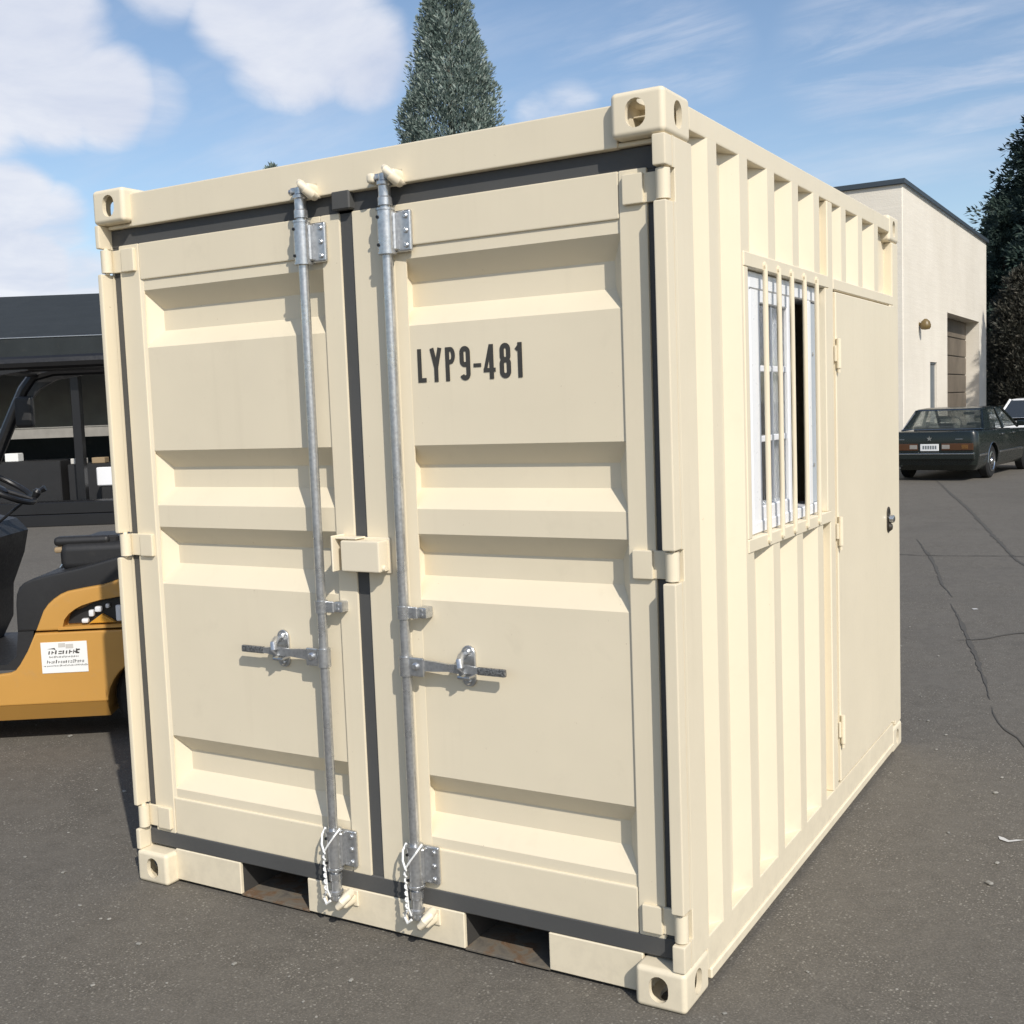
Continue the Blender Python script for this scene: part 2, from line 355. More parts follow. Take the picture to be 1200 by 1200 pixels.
# ------------------------------------------------------------------ ground
g = MB()
N = 40
g.quad((-400, -300, 0), (400, -300, 0), (400, 500, 0), (-400, 500, 0))
ground = g.build('asphalt_yard', 'asphalt', smooth=None); ground['kind'] = 'structure'
def ribbon(name, pts, w, mat, seed, z=.004, jag=.35):
    r = random.Random(seed); fine = []
    V = [Vector((*p, 0)) for p in pts]; V = [V[0]*2-V[1]]+V+[V[-1]*2-V[-2]]
    for i in range(1, len(V)-2):
        p0, p1, p2, p3 = V[i-1:i+3]; n = max(2, int((p2-p1).length/.06))
        for k in range(n):
            u = k/n; fine.append(.5*((2*p1)+(p2-p0)*u+(2*p0-5*p1+4*p2-p3)*u*u+(3*p1-p0-3*p2+p3)*u**3))
    fine.append(V[-2]); m = MB(); prev = None; off = 0
    for i, p in enumerate(fine):
        d = (fine[min(i+1, len(fine)-1)]-fine[max(i-1, 0)]).normalized(); n = Vector((-d.y, d.x, 0))
        off = off*.85 + r.uniform(-1, 1)*.010*jag; e = min(1, 3*min(i, len(fine)-1-i)/max(1, len(fine)-1)+.1)
        ww = w*r.uniform(.4, 1.25)*e; q = p+n*off
        cur = (m.bm.verts.new((q.x-n.x*ww/2, q.y-n.y*ww/2, z)), m.bm.verts.new((q.x+n.x*ww/2, q.y+n.y*ww/2, z)))
        if prev: m.bm.faces.new((prev[0], cur[0], cur[1], prev[1]))
        prev = cur
    return m.build(name, mat, ground, smooth=None)
ribbon('pavement_crack', [(-3.2, 21.2), (-2.887, 19.926), (-1.458, 14.295), (-.425, 9.94), (-.15, 8.91), (.5, 6.9)], .055, 'crack', 1)
ribbon('pavement_crack', [(-1.467, 10.7), (-1.02, 9.1), (-.7, 7.77), (-.45, 6.9)], .035, 'crack', 2)
ribbon('pavement_crack', [(-.42, 6.6), (-.324, 6.23), (-.122, 5.39), (.131, 4.29), (.26, 3.7)], .03, 'crack', 3)
ribbon('pavement_crack', [(.28, 3.6), (.36, 3.25), (.5, 2.95), (.62, 2.5)], .014, 'crack', 4)
ribbon('pavement_crack', [(-.16, 5.2), (0, 5.3), (.215, 5.6), (.6, 5.7)], .03, 'crack', 5)
ribbon('paint_scuff', [(.565, 1.69), (.60, 1.67), (.645, 1.685)], .030, 'scuff_white', 8, jag=1.2)
ribbon('paint_scuff', [(-.24, 6.42), (-.19, 6.41)], .05, 'scuff_white', 9)
ribbon('pavement_crack', [(-2.4, 9.6), (-1.2, 9.35), (-.2, 9.5), (.6, 9.3)], .03, 'crack', 10)
# loose stone chips on the asphalt near the container
rc = random.Random(12); chips = MB()
for i in range(420):
    x, y = rc.uniform(-5, 1.6), rc.uniform(-1.6, 6)
    if -2.2 < x < .06 and -.05 < y < 2.85: continue
    s = rc.uniform(.003, .009)*(1.5 if rc.random() < .1 else 1); a = rc.uniform(0, 3.1)
    chips.box(-s, s, -s*.7, s*.7, 0, s*.8, s*.3, mw=Matrix.Translation((x, y, .0005)) @ Matrix.Rotation(a, 4, 'Z'))
ch = chips.build('loose_gravel', 'scuff_white', smooth=None); ch['kind'] = 'stuff'; tag(ch, 'small pale stone chips scattered over the dark asphalt', 'gravel')
ch.data.materials.clear(); paint('chip_stone', (.26, .25, .225), .9, .35); ch.data.materials.append(MATS['chip_stone'])

# ------------------------------------------------------------------ the container
CW, CL, CH = 2.106, 2.736, 2.438
AW, AL, AH = .150, .178, .116
box = thing('shipping_container', 'cream mini shipping container with double cargo doors, barred side window and side door', 'container')

def oval(cx, cy, hw, hh, n=9):
    pts = []; r = min(hw, hh)
    for k in range(n): a = math.pi*k/(n-1); pts.append((cx+hw*math.cos(a), cy+(hh-r)+r*math.sin(a)))
    for k in range(n): a = math.pi+math.pi*k/(n-1); pts.append((cx+hw*math.cos(a), cy-(hh-r)+r*math.sin(a)))
    return pts
def casting_mesh():
    # front-right-top casting: outer corner at the origin, body goes -x, +y, -z
    a = MB().box(-AW, 0, 0, AL, -AH, 0, .015, 4).mesh('c')
    cut = [MB().box(-AW+.016, -.016, .016, AL-.016, -AH+.014, -.014, 0).mesh('c'),
           MB().prism(oval(-AW/2-.004, -AH/2, .028, .037), 'y', -.05, .06).mesh('c'),
           MB().prism(oval(AL/2+.004, -AH/2, .027, .036), 'x', -.06, .05).mesh('c'),
           MB().prism(oval(AL/2, -AW/2, .055, .030), 'z', -.06, .05, mw=None).mesh('c')]
    # the top hole is given in (y, x) order: swap
    for v in cut[3].vertices: v.co.x, v.co.y = v.co.y, v.co.x
    cut[3].flip_normals()
    return boolean(a, cut)
cm = casting_mesh()
for sx in (0, 1):
    for sy in (0, 1):
        for szz in (0, 1):
            me = cm.copy(); fl = Matrix.Diagonal((-1 if sx else 1, -1 if sy else 1, -1 if szz else 1, 1)); me.transform(fl)
            if (sx+sy+szz) % 2: me.flip_normals()
            o = mesh_obj('corner_casting', me, 'cream', box, 40)
            o.location = (-CW if sx else 0, CL if sy else 0, 0 if szz else CH)

HZ = (2.200, 1.217, .234)     # hinge heights
HH = .039
# corner posts
def front_post(side):
    m = MB(); X = (lambda x: x) if side > 0 else (lambda x: -CW-x)
    def bx(x0, x1, *r, **k): a, b = sorted((X(x0), X(x1))); m.box(a, b, *r, **k)
    z0, z1 = AH, CH-AH
    FW = .036 if side > 0 else .019
    bx(-.115, -FW, .118, .184, z0, z1, b=.003)
    bx(-FW, -.0015, .066, .186, z0, z1, b=.002)
    cuts = sorted(HZ)
    lo = z0
    for h in cuts+[None]:
        hi = z1 if h is None else h-HH-.004
        bx(-FW-.002, -.001, .002, .0525, lo, hi, b=.005, seg=2)
        bx(-FW, -.0015, .052, .0665, lo, hi, b=0)
        if h:
            lo = h+HH+.004
    return m.build('corner_post', 'cream', box)
front_post(1); front_post(-1)
MB().box(-.10, -.002, CL-.12, CL-.006, AH, CH-AH, .008, 2).build('corner_post', 'cream', box)
MB().box(-CW+.002, -CW+.10, CL-.12, CL-.006, AH, CH-AH, .008, 2).build('corner_post', 'cream', box)
# header, rails, sill
MB().box(-CW+AW-.004, -AW+.004, .034, .112, 2.307, 2.418, .006, 2).box(-CW+.026, -.026, .04, .11, 2.309, CH-AH-.001, .003).build('header_beam', 'cream', box)
TR0, TR1 = 2.357, 2.420
for s in (0, 1):
    x0, x1 = (-.058, -.002) if s == 0 else (-CW+.002, -CW+.058)
    MB().box(x0, x1, AL-.004, CL-AL+.004, TR0, TR1, .006, 2).build('top_rail', 'cream', box)
    m = MB().box(x0 if s else -.10, x1 if s == 0 else -CW+.10, AL-.004, CL-AL+.004, .050, .146, .005, 2)
    if s == 0: m.box(-.085, .0035, AL+.01, CL-AL-.01, .020, .052, .004)
    else: m.box(-CW-.0035, -CW+.085, AL+.01, CL-AL-.01, .020, .052, .004)
    m.build('bottom_rail', 'cream', box)
MB().box(-CW+AW, -AW, CL-.10, CL-.03, 2.33, 2.42, .005).build('rear_top_beam', 'cream', box)
MB().box(-CW+AW, -AW, CL-.10, CL-.03, .03, .15, .005).build('rear_bottom_beam', 'cream', box)
PK = [(-1.650, -1.351), (-.736, -.444)]
for x0, x1 in ((-CW+AW-.004, PK[0][0]), (PK[0][1], PK[1][0]), (PK[1][1], -AW+.004)):
    MB().box(x0, x1, .050, .066, .012, .125, .003).build('sill_beam', 'cream', box)
for x0, x1 in PK:
    m = MB().box(x0-.001, x1+.001, .052, .60, .008, .0155, .001)
    o = m.build('fork_pocket', 'rusty_plate', box, smooth=None)
    # walls and roof of the pocket
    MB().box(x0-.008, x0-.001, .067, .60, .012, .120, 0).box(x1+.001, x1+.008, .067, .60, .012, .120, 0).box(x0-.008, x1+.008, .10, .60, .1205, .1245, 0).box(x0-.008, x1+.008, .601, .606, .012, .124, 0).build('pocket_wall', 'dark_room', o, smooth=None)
# floor, roof
MB().box(-CW+.06, -.06, .12, CL-.06, .13, .158, .002).build('floor', 'dark_room', box)
m = MB()
ys = np.linspace(.11, CL-.05, 25)
prof = []
for i, y in enumerate(ys): prof.append((y, 2.412 if (i // 2) % 2 else 2.398))
for (a, b) in zip(prof, prof[1:]): m.quad((-CW+.03, a[0], a[1]), (-.03, a[0], a[1]), (-.03, b[0], b[1]), (-CW+.03, b[0], b[1]))
m.solidify(.003).build('roof', 'cream', box, smooth=None)

# corrugated side walls
def corr_profile(y0, y1, ridges, w=.070, sl=.066, xo=-.0035, xi=-.042):
    pts = [(y0, xi)]
    for r in ridges:
        for (yy, xx) in ((r-sl, xi), (r, xo), (r+w, xo), (r+w+sl, xi)):
            if y0 < yy < y1: pts.append((yy, xx))
    if pts[-1][1] == xo: pts.append((y1, xo))
    else: pts.append((y1, xi))
    return pts
def corr_sheet(pts, z0, z1, flip=False):
    m = MB()
    f = (lambda x: x) if not flip else (lambda x: -CW-x)
    A = [m.bm.verts.new((f(x), y, z0)) for y, x in pts]; B = [m.bm.verts.new((f(x), y, z1)) for y, x in pts]
    for i in range(len(pts)-1): m.bm.faces.new((A[i], A[i+1], B[i+1], B[i]))
    return m
R1 = [.303, .565, .827, 1.089, 1.348]
WF0, WF1 = .580, 1.520      # window frame outer
WZ0, WZ1 = 1.180, 2.083
def wall(pts, z0, z1, flip=False): corr_sheet(pts, z0, z1, flip).solidify(.0022).build('corrugated_wall', 'cream', box, smooth=None)
zb, zt = .140, 2.360
allp = corr_profile(.184, 1.528, R1)
def clip(pts, a, b):
    out = []
    for (y0, x0), (y1, x1) in zip(pts, pts[1:]):
        for yy in (a, b):
            pass
        if y1 <= a or y0 >= b: continue
        s0, s1 = max(y0, a), min(y1, b)
        xx = lambda y: x0+(x1-x0)*(y-y0)/(y1-y0)
        if not out: out.append((s0, xx(s0)))
        out.append((s1, xx(s1)))
    return out
wall(clip(allp, .184, .592), zb, zt)
wall(clip(allp, .592, 1.528), zb, WZ0+.012)
wall(clip(allp, .592, 1.528), WZ1-.012, zt)
wall(corr_profile(1.590, 2.62, [1.722, 1.985, 2.262]), WZ1-.012, zt)
wall(corr_profile(.184, CL-.115, [.303+.262*i for i in range(9)]), zb, zt, True)
m = MB(); pts = corr_profile(-CW+.09, -.09, [-1.93+.262*i for i in range(8)])
A = [m.bm.verts.new((y, CL-.03+x*1.0, .14)) for y, x in pts]; B = [m.bm.verts.new((y, CL-.03+x, 2.36)) for y, x in pts]
for i in range(len(pts)-1): m.bm.faces.new((A[i], A[i+1], B[i+1], B[i]))
m.solidify(.002).build('corrugated_wall', 'cream', box, smooth=None)
# steel framing of window and side door
MB().box(-.055, -.0005, 1.522, 1.592, .146, TR0, .004).build('side_mullion', 'cream', box)
MB().box(-.055, .001, 1.592, CL-.118, 2.040, WZ1, .004).build('door_head', 'cream', box)

# --- window
win = thing('w', '', ''); bpy.data.objects.remove(win)
wf = MB()
wf.box(-.06, .003, WF0, WF1+.001, 2.040, WZ1+.0015, .003)
wf.box(-.06, .003, WF0, WF1+.001, WZ0, 1.222, .003)
wf.box(-.06, .002, WF0, .616, 1.222, 2.040, .003)
wf.box(-.06, .002, 1.478, WF1, 1.222, 2.040, .003)
window = wf.build('window', 'cream', box)
wx0, wx1 = -.100, -.020
MB().box(wx0, wx1, .618, .690, 1.224, 2.038, .004).box(-.030, wx1, 1.318, 1.362, 1.262, 1.985, .003).box(wx0, wx1, .690, 1.345, 1.985, 2.038, .004).box(wx0, wx1, .690, 1.345, 1.224, 1.262, .004).box(-.046, -.037, 1.362, 1.476, 1.262, 1.985, .003).box(wx0, wx1-.001, 1.345, 1.476, 1.985, 2.038, .004).box(wx0, wx1-.001, 1.345, 1.476, 1.224, 1.262, .004).build('window_frame', 'white_pvc', window)
MB().box(-.036, -.030, 1.364, 1.474, 1.264, 1.983, .002).build('slide_channel', 'grey_pvc', window)
sx0, sx1 = -.055, -.024
MB().box(sx0, sx1, .708, .800, 1.254, 2.004, .004).box(sx0, sx1, 1.095, 1.140, 1.254, 2.004, .004).box(sx0, sx1, .800, 1.095, 1.945, 2.004, .004).box(sx0, sx1, .800, 1.095, 1.254, 1.305, .004).build('sash', 'white_pvc', window)
for z in (1.742, 1.518): MB().box(-.046, -.032, .800, 1.095, z-.010, z+.010, .002).build('glazing_bar', 'white_pvc', window)
MB().box(-.0455, -.0335, .940, .956, 1.305, 1.945, .002).build('glazing_bar', 'white_pvc', window)
MB().box(-.041, -.037, .800, 1.095, 1.305, 1.945, 0).build('pane', 'glass', window, smooth=None)
MB().box(-.085, -.062, .692, .75, 1.264, 1.983, .004).box(-.085, -.062, 1.06, 1.110, 1.264, 1.983, .004).box(-.085, -.062, .75, 1.06, 1.94, 1.983, .004).box(-.085, -.062, .75, 1.06, 1.264, 1.31, .004).build('sash', 'white_pvc', window)
MB().box(-.076, -.072, .75, 1.06, 1.31, 1.94, 0).build('pane', 'glass', window, smooth=None)
for y in (.772, .912, 1.052, 1.200, 1.352):
    b = MB().cyl((.0045, y, 1.196), (.0045, y, 2.060), .0085, n=12)
    b.cyl((.0005, y, 1.200), (.009, y, 1.200), .012, n=10).cyl((.0005, y, 2.056), (.009, y, 2.056), .012, n=10)
    b.build('security_bar', 'cream', window)
for z in (1.80, 1.40):
    MB().cyl((-.031, 1.41, z), (-.027, 1.41, z), .007, n=10).build('screw', 'galvanised', window)

# --- side door
sdoor = MB().box(-.045, .004, 1.612, 2.545, .158, 2.034, .004).build('side_door', 'cream', box)
MB().box(-.05, -.012, 1.592, 1.611, .147, 2.04, .002).box(-.05, .002, 2.547, 2.622, .147, 2.04, .003).build('door_jamb', 'cream', box)
for z in (1.805, 1.135, .365):
    h = MB().cyl((.012, 1.615, z-.055), (.012, 1.615, z+.055), .010, n=12).box(-.002, .007, 1.598, 1.660, z-.03, z+.03, .002)
    h.cyl((.012, 1.615, z-.072), (.012, 1.615, z-.055), .006, n=8)
    h.build('hinge', 'cream', sdoor)
hd = MB().prism(oval(2.462, 1.092, .030, .058), 'x', .003, .009, .002)
hd.build('lock_plate', 'bronze', sdoor)
MB().lathe([(.016, 0), (.019, .004), (.017, .02), (.010, .024)], (.009, 2.462, 1.096), (1, 0, 0)).build('lock_cylinder', 'chrome', sdoor)
MB().lathe([(.018, 0), (.020, .004), (.012, .014), (.004, .016)], (.008, 2.462, 1.060), (1, 0, 0)).build('handle', 'bronze', sdoor)
MB().prism(oval(2.462, 1.13, .012, .010), 'x', .008, .0105).build('keyhole_cover', 'black_steel', sdoor)

# --- cargo doors
YS, YP, YB = .052, .060, .112        # stile face, panel face, recess floor
REC = [(2.094, 2.031, 1.957, 1.899), (1.546, 1.486, 1.416, 1.356), (1.281, 1.219, 1.148, 1.081), (.539, .476, .405, .344)]
def cargo_door(xl, xr, pl, pr, strip, el):
    # xl..xr leaf edges, pl..pr corrugated panel edges
    fr = MB()
    fr.box(xl, pl, YS, .108, .178, 2.253, .005, 2).box(pr, xr, YS, .108, .178, 2.253, .005, 2)
    fr.box(pl, pr, YS+.001, .106, 2.130, 2.253, .005, 2).box(pl, pr, YS+.001, .106, .178, .312, .007, 2)
    leaf = fr.build('cargo_door', 'cream', box)
    m = MB(); e = .045; a, b = pl-.002, pr+.002
    z = 2.132
    for (z0, z1, z2, z3) in REC:
        m.quad((a, YP, z), (b, YP, z), (b, YP, z0), (a, YP, z0))
        m.quad((a, YP, z0), (b, YP, z0), (b-e, YB, z1), (a+el, YB, z1))
        m.quad((a+el, YB, z1), (b-e, YB, z1), (b-e, YB, z2), (a+el, YB, z2))
        m.quad((a+el, YB, z2), (b-e, YB, z2), (b, YP, z3), (a, YP, z3))
        m.quad((a, YP, z0), (a+el, YB, z1), (a+el, YB, z2), (a, YP, z3))
        m.quad((b, YP, z0), (b, YP, z3), (b-e, YB, z2), (b-e, YB, z1))
        z = z3
    m.quad((a, YP, z), (b, YP, z), (b, YP, .310), (a, YP, .310))
    bmesh.ops.remove_doubles(m.bm, verts=m.bm.verts, dist=1e-5)
    m.build('pressed_panel', 'cream', leaf, smooth=25)
    MB().prism([(pl-.004, YS+.002), (pl+strip, YP-.0008), (pl+strip, YP+.004), (pl-.004, YP+.004)], 'z', .306, 2.134).build('panel_lip', 'cream', leaf, smooth=None)
    return leaf
dl = cargo_door(-2.050, -1.082, -1.955, -1.157, .010, .045)
dr = cargo_door(-1.036, -.075, -.884, -.156, .036, .020)
# gaskets (rubber seals) round the leaves
GY = .058
MB().box(-CW+.0195, -.0365, GY, .105, 2.248, 2.3075, .002).box(-1.094, -1.026, GY-.0265, GY+.02, 2.258, 2.314, .004).build('top_seal', 'rubber', box)
MB().box(-CW+.0195, -.0365, GY-.006, .105, .1245, .182, .004).build('bottom_seal', 'rubber', box)
MB().box(-1.088, -1.030, GY, .105, .150, 2.26, .002).build('centre_seal', 'rubber', box)
MB().box(-.082, -.0365, GY+.002, .1175, .150, 2.26, .004).build('side_seal', 'rubber', box)
MB().box(-CW+.0195, -2.044, GY+.002, .1175, .150, 2.26, .004).build('side_seal', 'rubber', box)
# hinges
for leaf, s in ((dr, 1), (dl, -1)):
    X = (lambda x: x) if s > 0 else (lambda x: -CW-x)
    for z in HZ:
        m = MB()
        def bx(x0, x1, *r, **k): a, b = sorted((X(x0), X(x1))); m.box(a, b, *r, **k)
        bx(-.140, -.080, .038, .0535, z-HH, z+HH, b=.004, seg=2)
        bx(-.086, -.026, .0465, .0575, z-HH+.001, z+HH-.001, b=.003, seg=2)
        m.cyl((X(-.020), .030, z-HH+.001), (X(-.020), .030, z+HH-.001), .019, n=20)
        m.build('hinge', 'cream', leaf)
        MB().cyl((X(-.020), .030, z-HH-.006), (X(-.020), .030, z+HH+.006), .008, n=10).build('hinge_pin', 'cream_handle', leaf)

# lock rods and their fittings
def lock_set(leaf, rx, s):
    ry = .016
    MB().cyl((rx, ry, .185), (rx, ry, 2.245), .0152, n=24).build('lock_rod', 'galvanised', leaf)
    for zc, top in ((2.172, True), (.262, False)):
        m = MB(); k = 1 if top else -1
        m.cyl((rx, ry, zc-.062), (rx, ry, zc+.062), .0255, n=24)
        m.cyl((rx, ry, zc-.066), (rx, ry, zc-.060), .028, n=24).cyl((rx, ry, zc+.060), (rx, ry, zc+.066), .028, n=24)
        m.box(rx-.006, rx+.072, .036, .051, zc-.060, zc+.060, .007, 3)
        m.box(rx+.010, rx+.030, .016, .040, zc-.055, zc+.055, .004)
        for bz in (-.042, 0, .042): m.lathe([(.008, 0), (.008, .004), (.005, .007)], (rx+.056, .037, zc+bz), (0, -1, 0), 10)
        m.build('rod_bracket', 'galvanised', leaf)
        for bz in (-.04, .04): MB().cyl((rx-.012, ry-.0232, zc+bz), (rx-.012, ry-.0262, zc+bz), .005, n=8).build('rivet_hole', 'black_steel', leaf)
        # cam end and its keeper on the frame
        zk = 2.330 if top else .098
        c = MB().lathe([(.0215, 0), (.0215, .022), (.0185, .026), (.0185, .056), (.023, .059), (.023, .068), (.016, .072), (.016, .090), (.012, .093)], (rx, ry, 2.246 if top else .184), (0, 0, k), 20)
        c.box(rx-.030, rx+.024, ry-.010, ry+.014, zk-.009, zk+.009, .004, 2)
        c.cyl((rx-.034, ry-.004, zk-.004), (rx-.026, ry-.004, zk-.004), .010, n=10)
        c.build('rod_cam', 'galvanised', leaf)
        kp = MB()
        kp.box(rx-.034, rx+.062, .034 if top else .044, .051, zk-.028, zk+.024, .008, 3)
        kp.box(rx+.022, rx+.056, -.010, .050, zk-.020, zk+.014, .012, 3)
        kp.tube([(rx+.046, .030, zk-k*.022), (rx+.052, .004, zk-k*.020), (rx+.044, -.012, zk-k*.006), (rx+.030, -.014, zk+k*.012), (rx+.020, -.008, zk+k*.020)], [.014, .015, .014, .012, .008], 12)
        if s > 0 or not top: kp.box(rx-.052, rx-.026, -.004, .048, zk-.018, zk+.012, .010, 3)
        kp.build('cam_keeper', 'cream_handle', box)
    # middle clamp
    m = MB(); z = 1.048
    m.cyl((rx, ry, z-.019), (rx, ry, z+.019), .0205, n=20).box(rx+.012, rx+.050, .012, .022, z-.018, z+.018, .003).box(rx+.044, rx+.078, .020, .059, z-.017, z+.017, .005, 2)
    for bz in (-.006, .008): m.lathe([(.006, 0), (.004, .004)], (rx+.062, .021, z+bz), (0, -1, 0), 8)
    m.build('rod_clamp', 'galvanised', leaf)
    # handle
    z = .890
    m = MB().box(*sorted((rx, rx+s*.068)), .006, .018, z-.034, z+.024, .005, 2).cyl((rx, ry, z-.034), (rx, ry, z+.024), .0215, n=20)
    m.lathe([(.012, 0), (.012, .005), (.007, .009)], (rx+s*.042, .007, z-.002), (0, -1, 0), 12)
    m.build('handle_hub', 'galvanised', leaf)
    arm = MB()
    xs = [.058, .10, .15, .20, .235, .26]; hh = [.017, .015, .011, .015, .010, .009]
    for i in range(len(xs)-1):
        a, b = rx+s*xs[i], rx+s*xs[i+1]
        arm.loft([[(x, .014, z+h), (x, .026, z+h), (x, .026, z-h), (x, .014, z-h)] for x, h in ((a, hh[i]), (b, hh[i+1]))])
    arm.build('handle_arm', 'galvanised', leaf)
    MB().box(*sorted((rx+s*.252, rx+s*.348)), .012, .025, z-.012, z+.011, .004, 2).build('handle_grip', 'grip_steel', leaf)
    hx = rx+s*.200
    ct = MB().prism(oval(hx, z+.002, .024, .062), 'y', .050, .0595, .002)
    for bz in (-.044, .044): ct.lathe([(.011, 0), (.011, .005), (.007, .010)], (hx, .051, z+.002+bz), (0, -1, 0), 12)
    ct.tube([(hx-.012, .052, z+.034), (hx-.010, .030, z+.036), (hx-.004, .012, z+.026), (hx, .004, z+.006), (hx+.003, .006, z-.012), (hx+.004, .016, z-.018)], [.010, .011, .012, .011, .009, .006], 10)
    ct.tube([(hx-.022, .050, z-.026), (hx-.02, .030, z-.028), (hx+.016, .030, z-.028), (hx+.018, .050, z-.026)], .007, 8)
    ct.build('handle_catch', 'galvanised', leaf)
    # white seal cord tied round the lower bracket
    c = []
    for i in range(22): a = i/21; c.append((rx-.030+.006*math.sin(a*9), ry-.026-.004*math.sin(a*14), .335-.03*a if a < .2 else .329-.235*(a-.2)/.8))
    cd = MB().tube([(rx+.030, ry-.004, .335), (rx+.024, ry-.028, .315), (rx+.002, ry-.034, .285), (rx-.014, ry-.034, .262), (rx-.016, ry-.033, .22), (rx-.014, ry-.031, .18), (rx-.012, ry-.03, .135), (rx-.008, ry-.022, .11)], .0032, 8)
    cd.tube([(rx-.028, ry-.004, .330), (rx-.030, ry-.020, .312), (rx-.024, ry-.032, .285), (rx-.012, ry-.036, .260)], .0036, 8)
    cd.tube([(rx-.015+.0034*math.cos(i*1.3), ry-.034+.0034*math.sin(i*1.3), .258-.0042*i) for i in range(32)], .0030, 6)
    cd.tube([(rx-.020, ry-.028, .125), (rx-.030, ry-.026, .105), (rx-.018, ry-.03, .088), (rx-.004, ry-.028, .10)], .0045, 6)
    cd.build('seal_cord', 'cord_white', leaf)
lock_set(dl, -1.200, -1)
lock_set(dr, -.883, 1)

# lock box between the doors
lb = MB().box(-1.098, -.952, -.004, .052, 1.166, 1.262, .006, 2).build('lock_box', 'cream_handle', box)
MB().box(-1.128, -1.1215, -.012, .052, 1.164, 1.276, .002).box(-1.1215, -1.040, .002, .052, 1.2645, 1.2705, .002).build('lock_box_flap', 'cream_handle', lb)
MB().lathe([(.008, 0), (.010, .004), (.008, .010)], (-.953, .018, 1.178), (1, 0, 0), 12).build('lock_bolt', 'cream_handle', lb)
MB().box(-1.132, -.945, .046, .0515, 1.158, 1.268, .002).build('lock_box_plate', 'cream_handle', lb)

# lettering LYP9-481 on the right leaf: flat stencilled print
LAYER = [0]
def stroke(m, pts, w, y, closed=False):
    LAYER[0] += 1; y = y-.00015*(LAYER[0] % 4); n = len(pts); P = [Vector(p) for p in pts]; L, R = [], []
    for i in range(n):
        if closed: a, b = P[i]-P[i-1], P[(i+1) % n]-P[i]
        else: a = P[i]-P[i-1] if i else P[1]-P[0]; b = P[i+1]-P[i] if i < n-1 else P[-1]-P[-2]
        a.normalize(); b.normalize(); t = (a+b).normalized(); nn = Vector((-t.y, t.x)); k = 1/max(.45, nn.dot(Vector((-a.y, a.x))))
        L.append(P[i]+nn*w/2*k); R.append(P[i]-nn*w/2*k)
    for i in range(n if closed else n-1):
        j = (i+1) % n
        m.bm.faces.new([m.bm.verts.new((q.x, y, q.y)) for q in (L[i], R[i], R[j], L[j])])
def arc(cx, cy, rx, ry, a0, a1, n=9): return [(cx+rx*math.cos(math.radians(a0+(a1-a0)*i/(n-1))), cy+ry*math.sin(math.radians(a0+(a1-a0)*i/(n-1)))) for i in range(n)]
def glyph(m, ch, x, w, z0, h, t, y):
    c = x+w/2; r = (w-t)/2; zt = z0+h; l, rr = x+t/2, x+w-t/2
    S = lambda p, cl=False: stroke(m, p, t, y, cl)
    if ch == 'L': S([(l, zt), (l, z0)]); stroke(m, [(l+t*.45, z0+t*.45), (x+w, z0+t*.45)], t*.9, y)
    if ch == 'Y': S([(l-.001, zt), (c, z0+h*.42), (c, z0)]); S([(rr+.001, zt), (c, z0+h*.42)])
    if ch == 'P': S([(l, z0), (l, zt)]); stroke(m, [(l+t*.4, zt-t*.45)]+arc(x+w-t/2-r*.9, zt-t*.45-.018, r*.9, .018, 90, -90, 11)+[(l+t*.4, zt-t*.45-.036)], t*.9, y)
    if ch == '9':
        S(arc(c, zt-t/2-r, r, r, 180, 0, 11)+[(rr, z0+t/2+r)]+arc(c, z0+t/2+r, r, r, 0, -165, 11)[1:])
        S([(l, zt-t/2-r)]+[(l, z0+h*.56)]+arc(c, z0+h*.56, r, r*.9, 180, 340, 9)[1:])
    if ch == '-': stroke(m, [(x, z0+h*.42), (x+w, z0+h*.42)], t*.75, y)
    if ch == '4': stroke(m, [(x, z0+h*.26), (x+w, z0+h*.26)], t*.8, y); S([(rr-.006, z0), (rr-.006, zt)]); stroke(m, [(rr-.008, zt-.001), (l-.001, z0+h*.28)], t*.8, y)
    if ch == '8':
        q = z0+h*.53
        S(arc(c, zt-t/2-r*.92, r*.92, r, 0, 180, 11)+arc(c, q+r*.9, r*.92, r*.9, 180, 360, 11), True)
        S(arc(c, q-r*.9, r, r*.9, 0, 180, 11)+arc(c, z0+t/2+r, r, r, 180, 360, 11), True)
    if ch == '1': S([(c+.003, z0), (c+.003, zt)]); stroke(m, [(c+.004, zt-.006), (x+.001, zt-.021)], t*.75, y)
m = MB(); z0, h, t, x = 1.731, .098, .0142, -.822
for chx, w, adv in (('L', .030, .043), ('Y', .040, .050), ('P', .035, .047), ('9', .036, .044), ('-', .026, .032), ('4', .040, .051), ('8', .037, .050), ('1', .022, .03)):
    glyph(m, chx, x, w, z0, h, t, YP-.0015); x += adv*1.055
m.build('lettering', 'letter_black', dr, smooth=None)

# ------------------------------------------------------------------ warehouse behind
wh = thing('warehouse', 'pale stucco warehouse with dark roof trim and recessed roller door', 'building', (-4.41, 24.59, 0))
WHH = 6.38; WL = 12.75; WD = 26
ya, yb, zg = 5.45, 8.60, 3.70        # roller door opening along the wall
pa, pb, zp = 3.30, 4.27, 2.30        # personnel door
def on_wall(px, py):
    d = fw + rt*((px-600)/FPX) - up*((py-600)/FPX); t = (-4.41-CAM.x)/d.x; q = CAM+d*t; return q.y-24.59, q.z
ya, zg = on_wall(1110, 366)
yb = on_wall(1147.5, 375)[0]; pa, zp = on_wall(1090, 424); pb = on_wall(1098, 424)[0]
TH = .45
wm = boolean(MB().box(-WD, 0, 0, WL, 0, WHH, .02).mesh('c'), [MB().box(-WD+TH, -TH, TH, WL-TH, -1, WHH+1, 0).mesh('c'), MB().box(-1, 1, pa, pb, -1, zp, 0).mesh('c'), MB().box(-1, 1, ya, yb, -1, zg, 0).mesh('c')])
mesh_obj('wall', wm, 'stucco', wh)
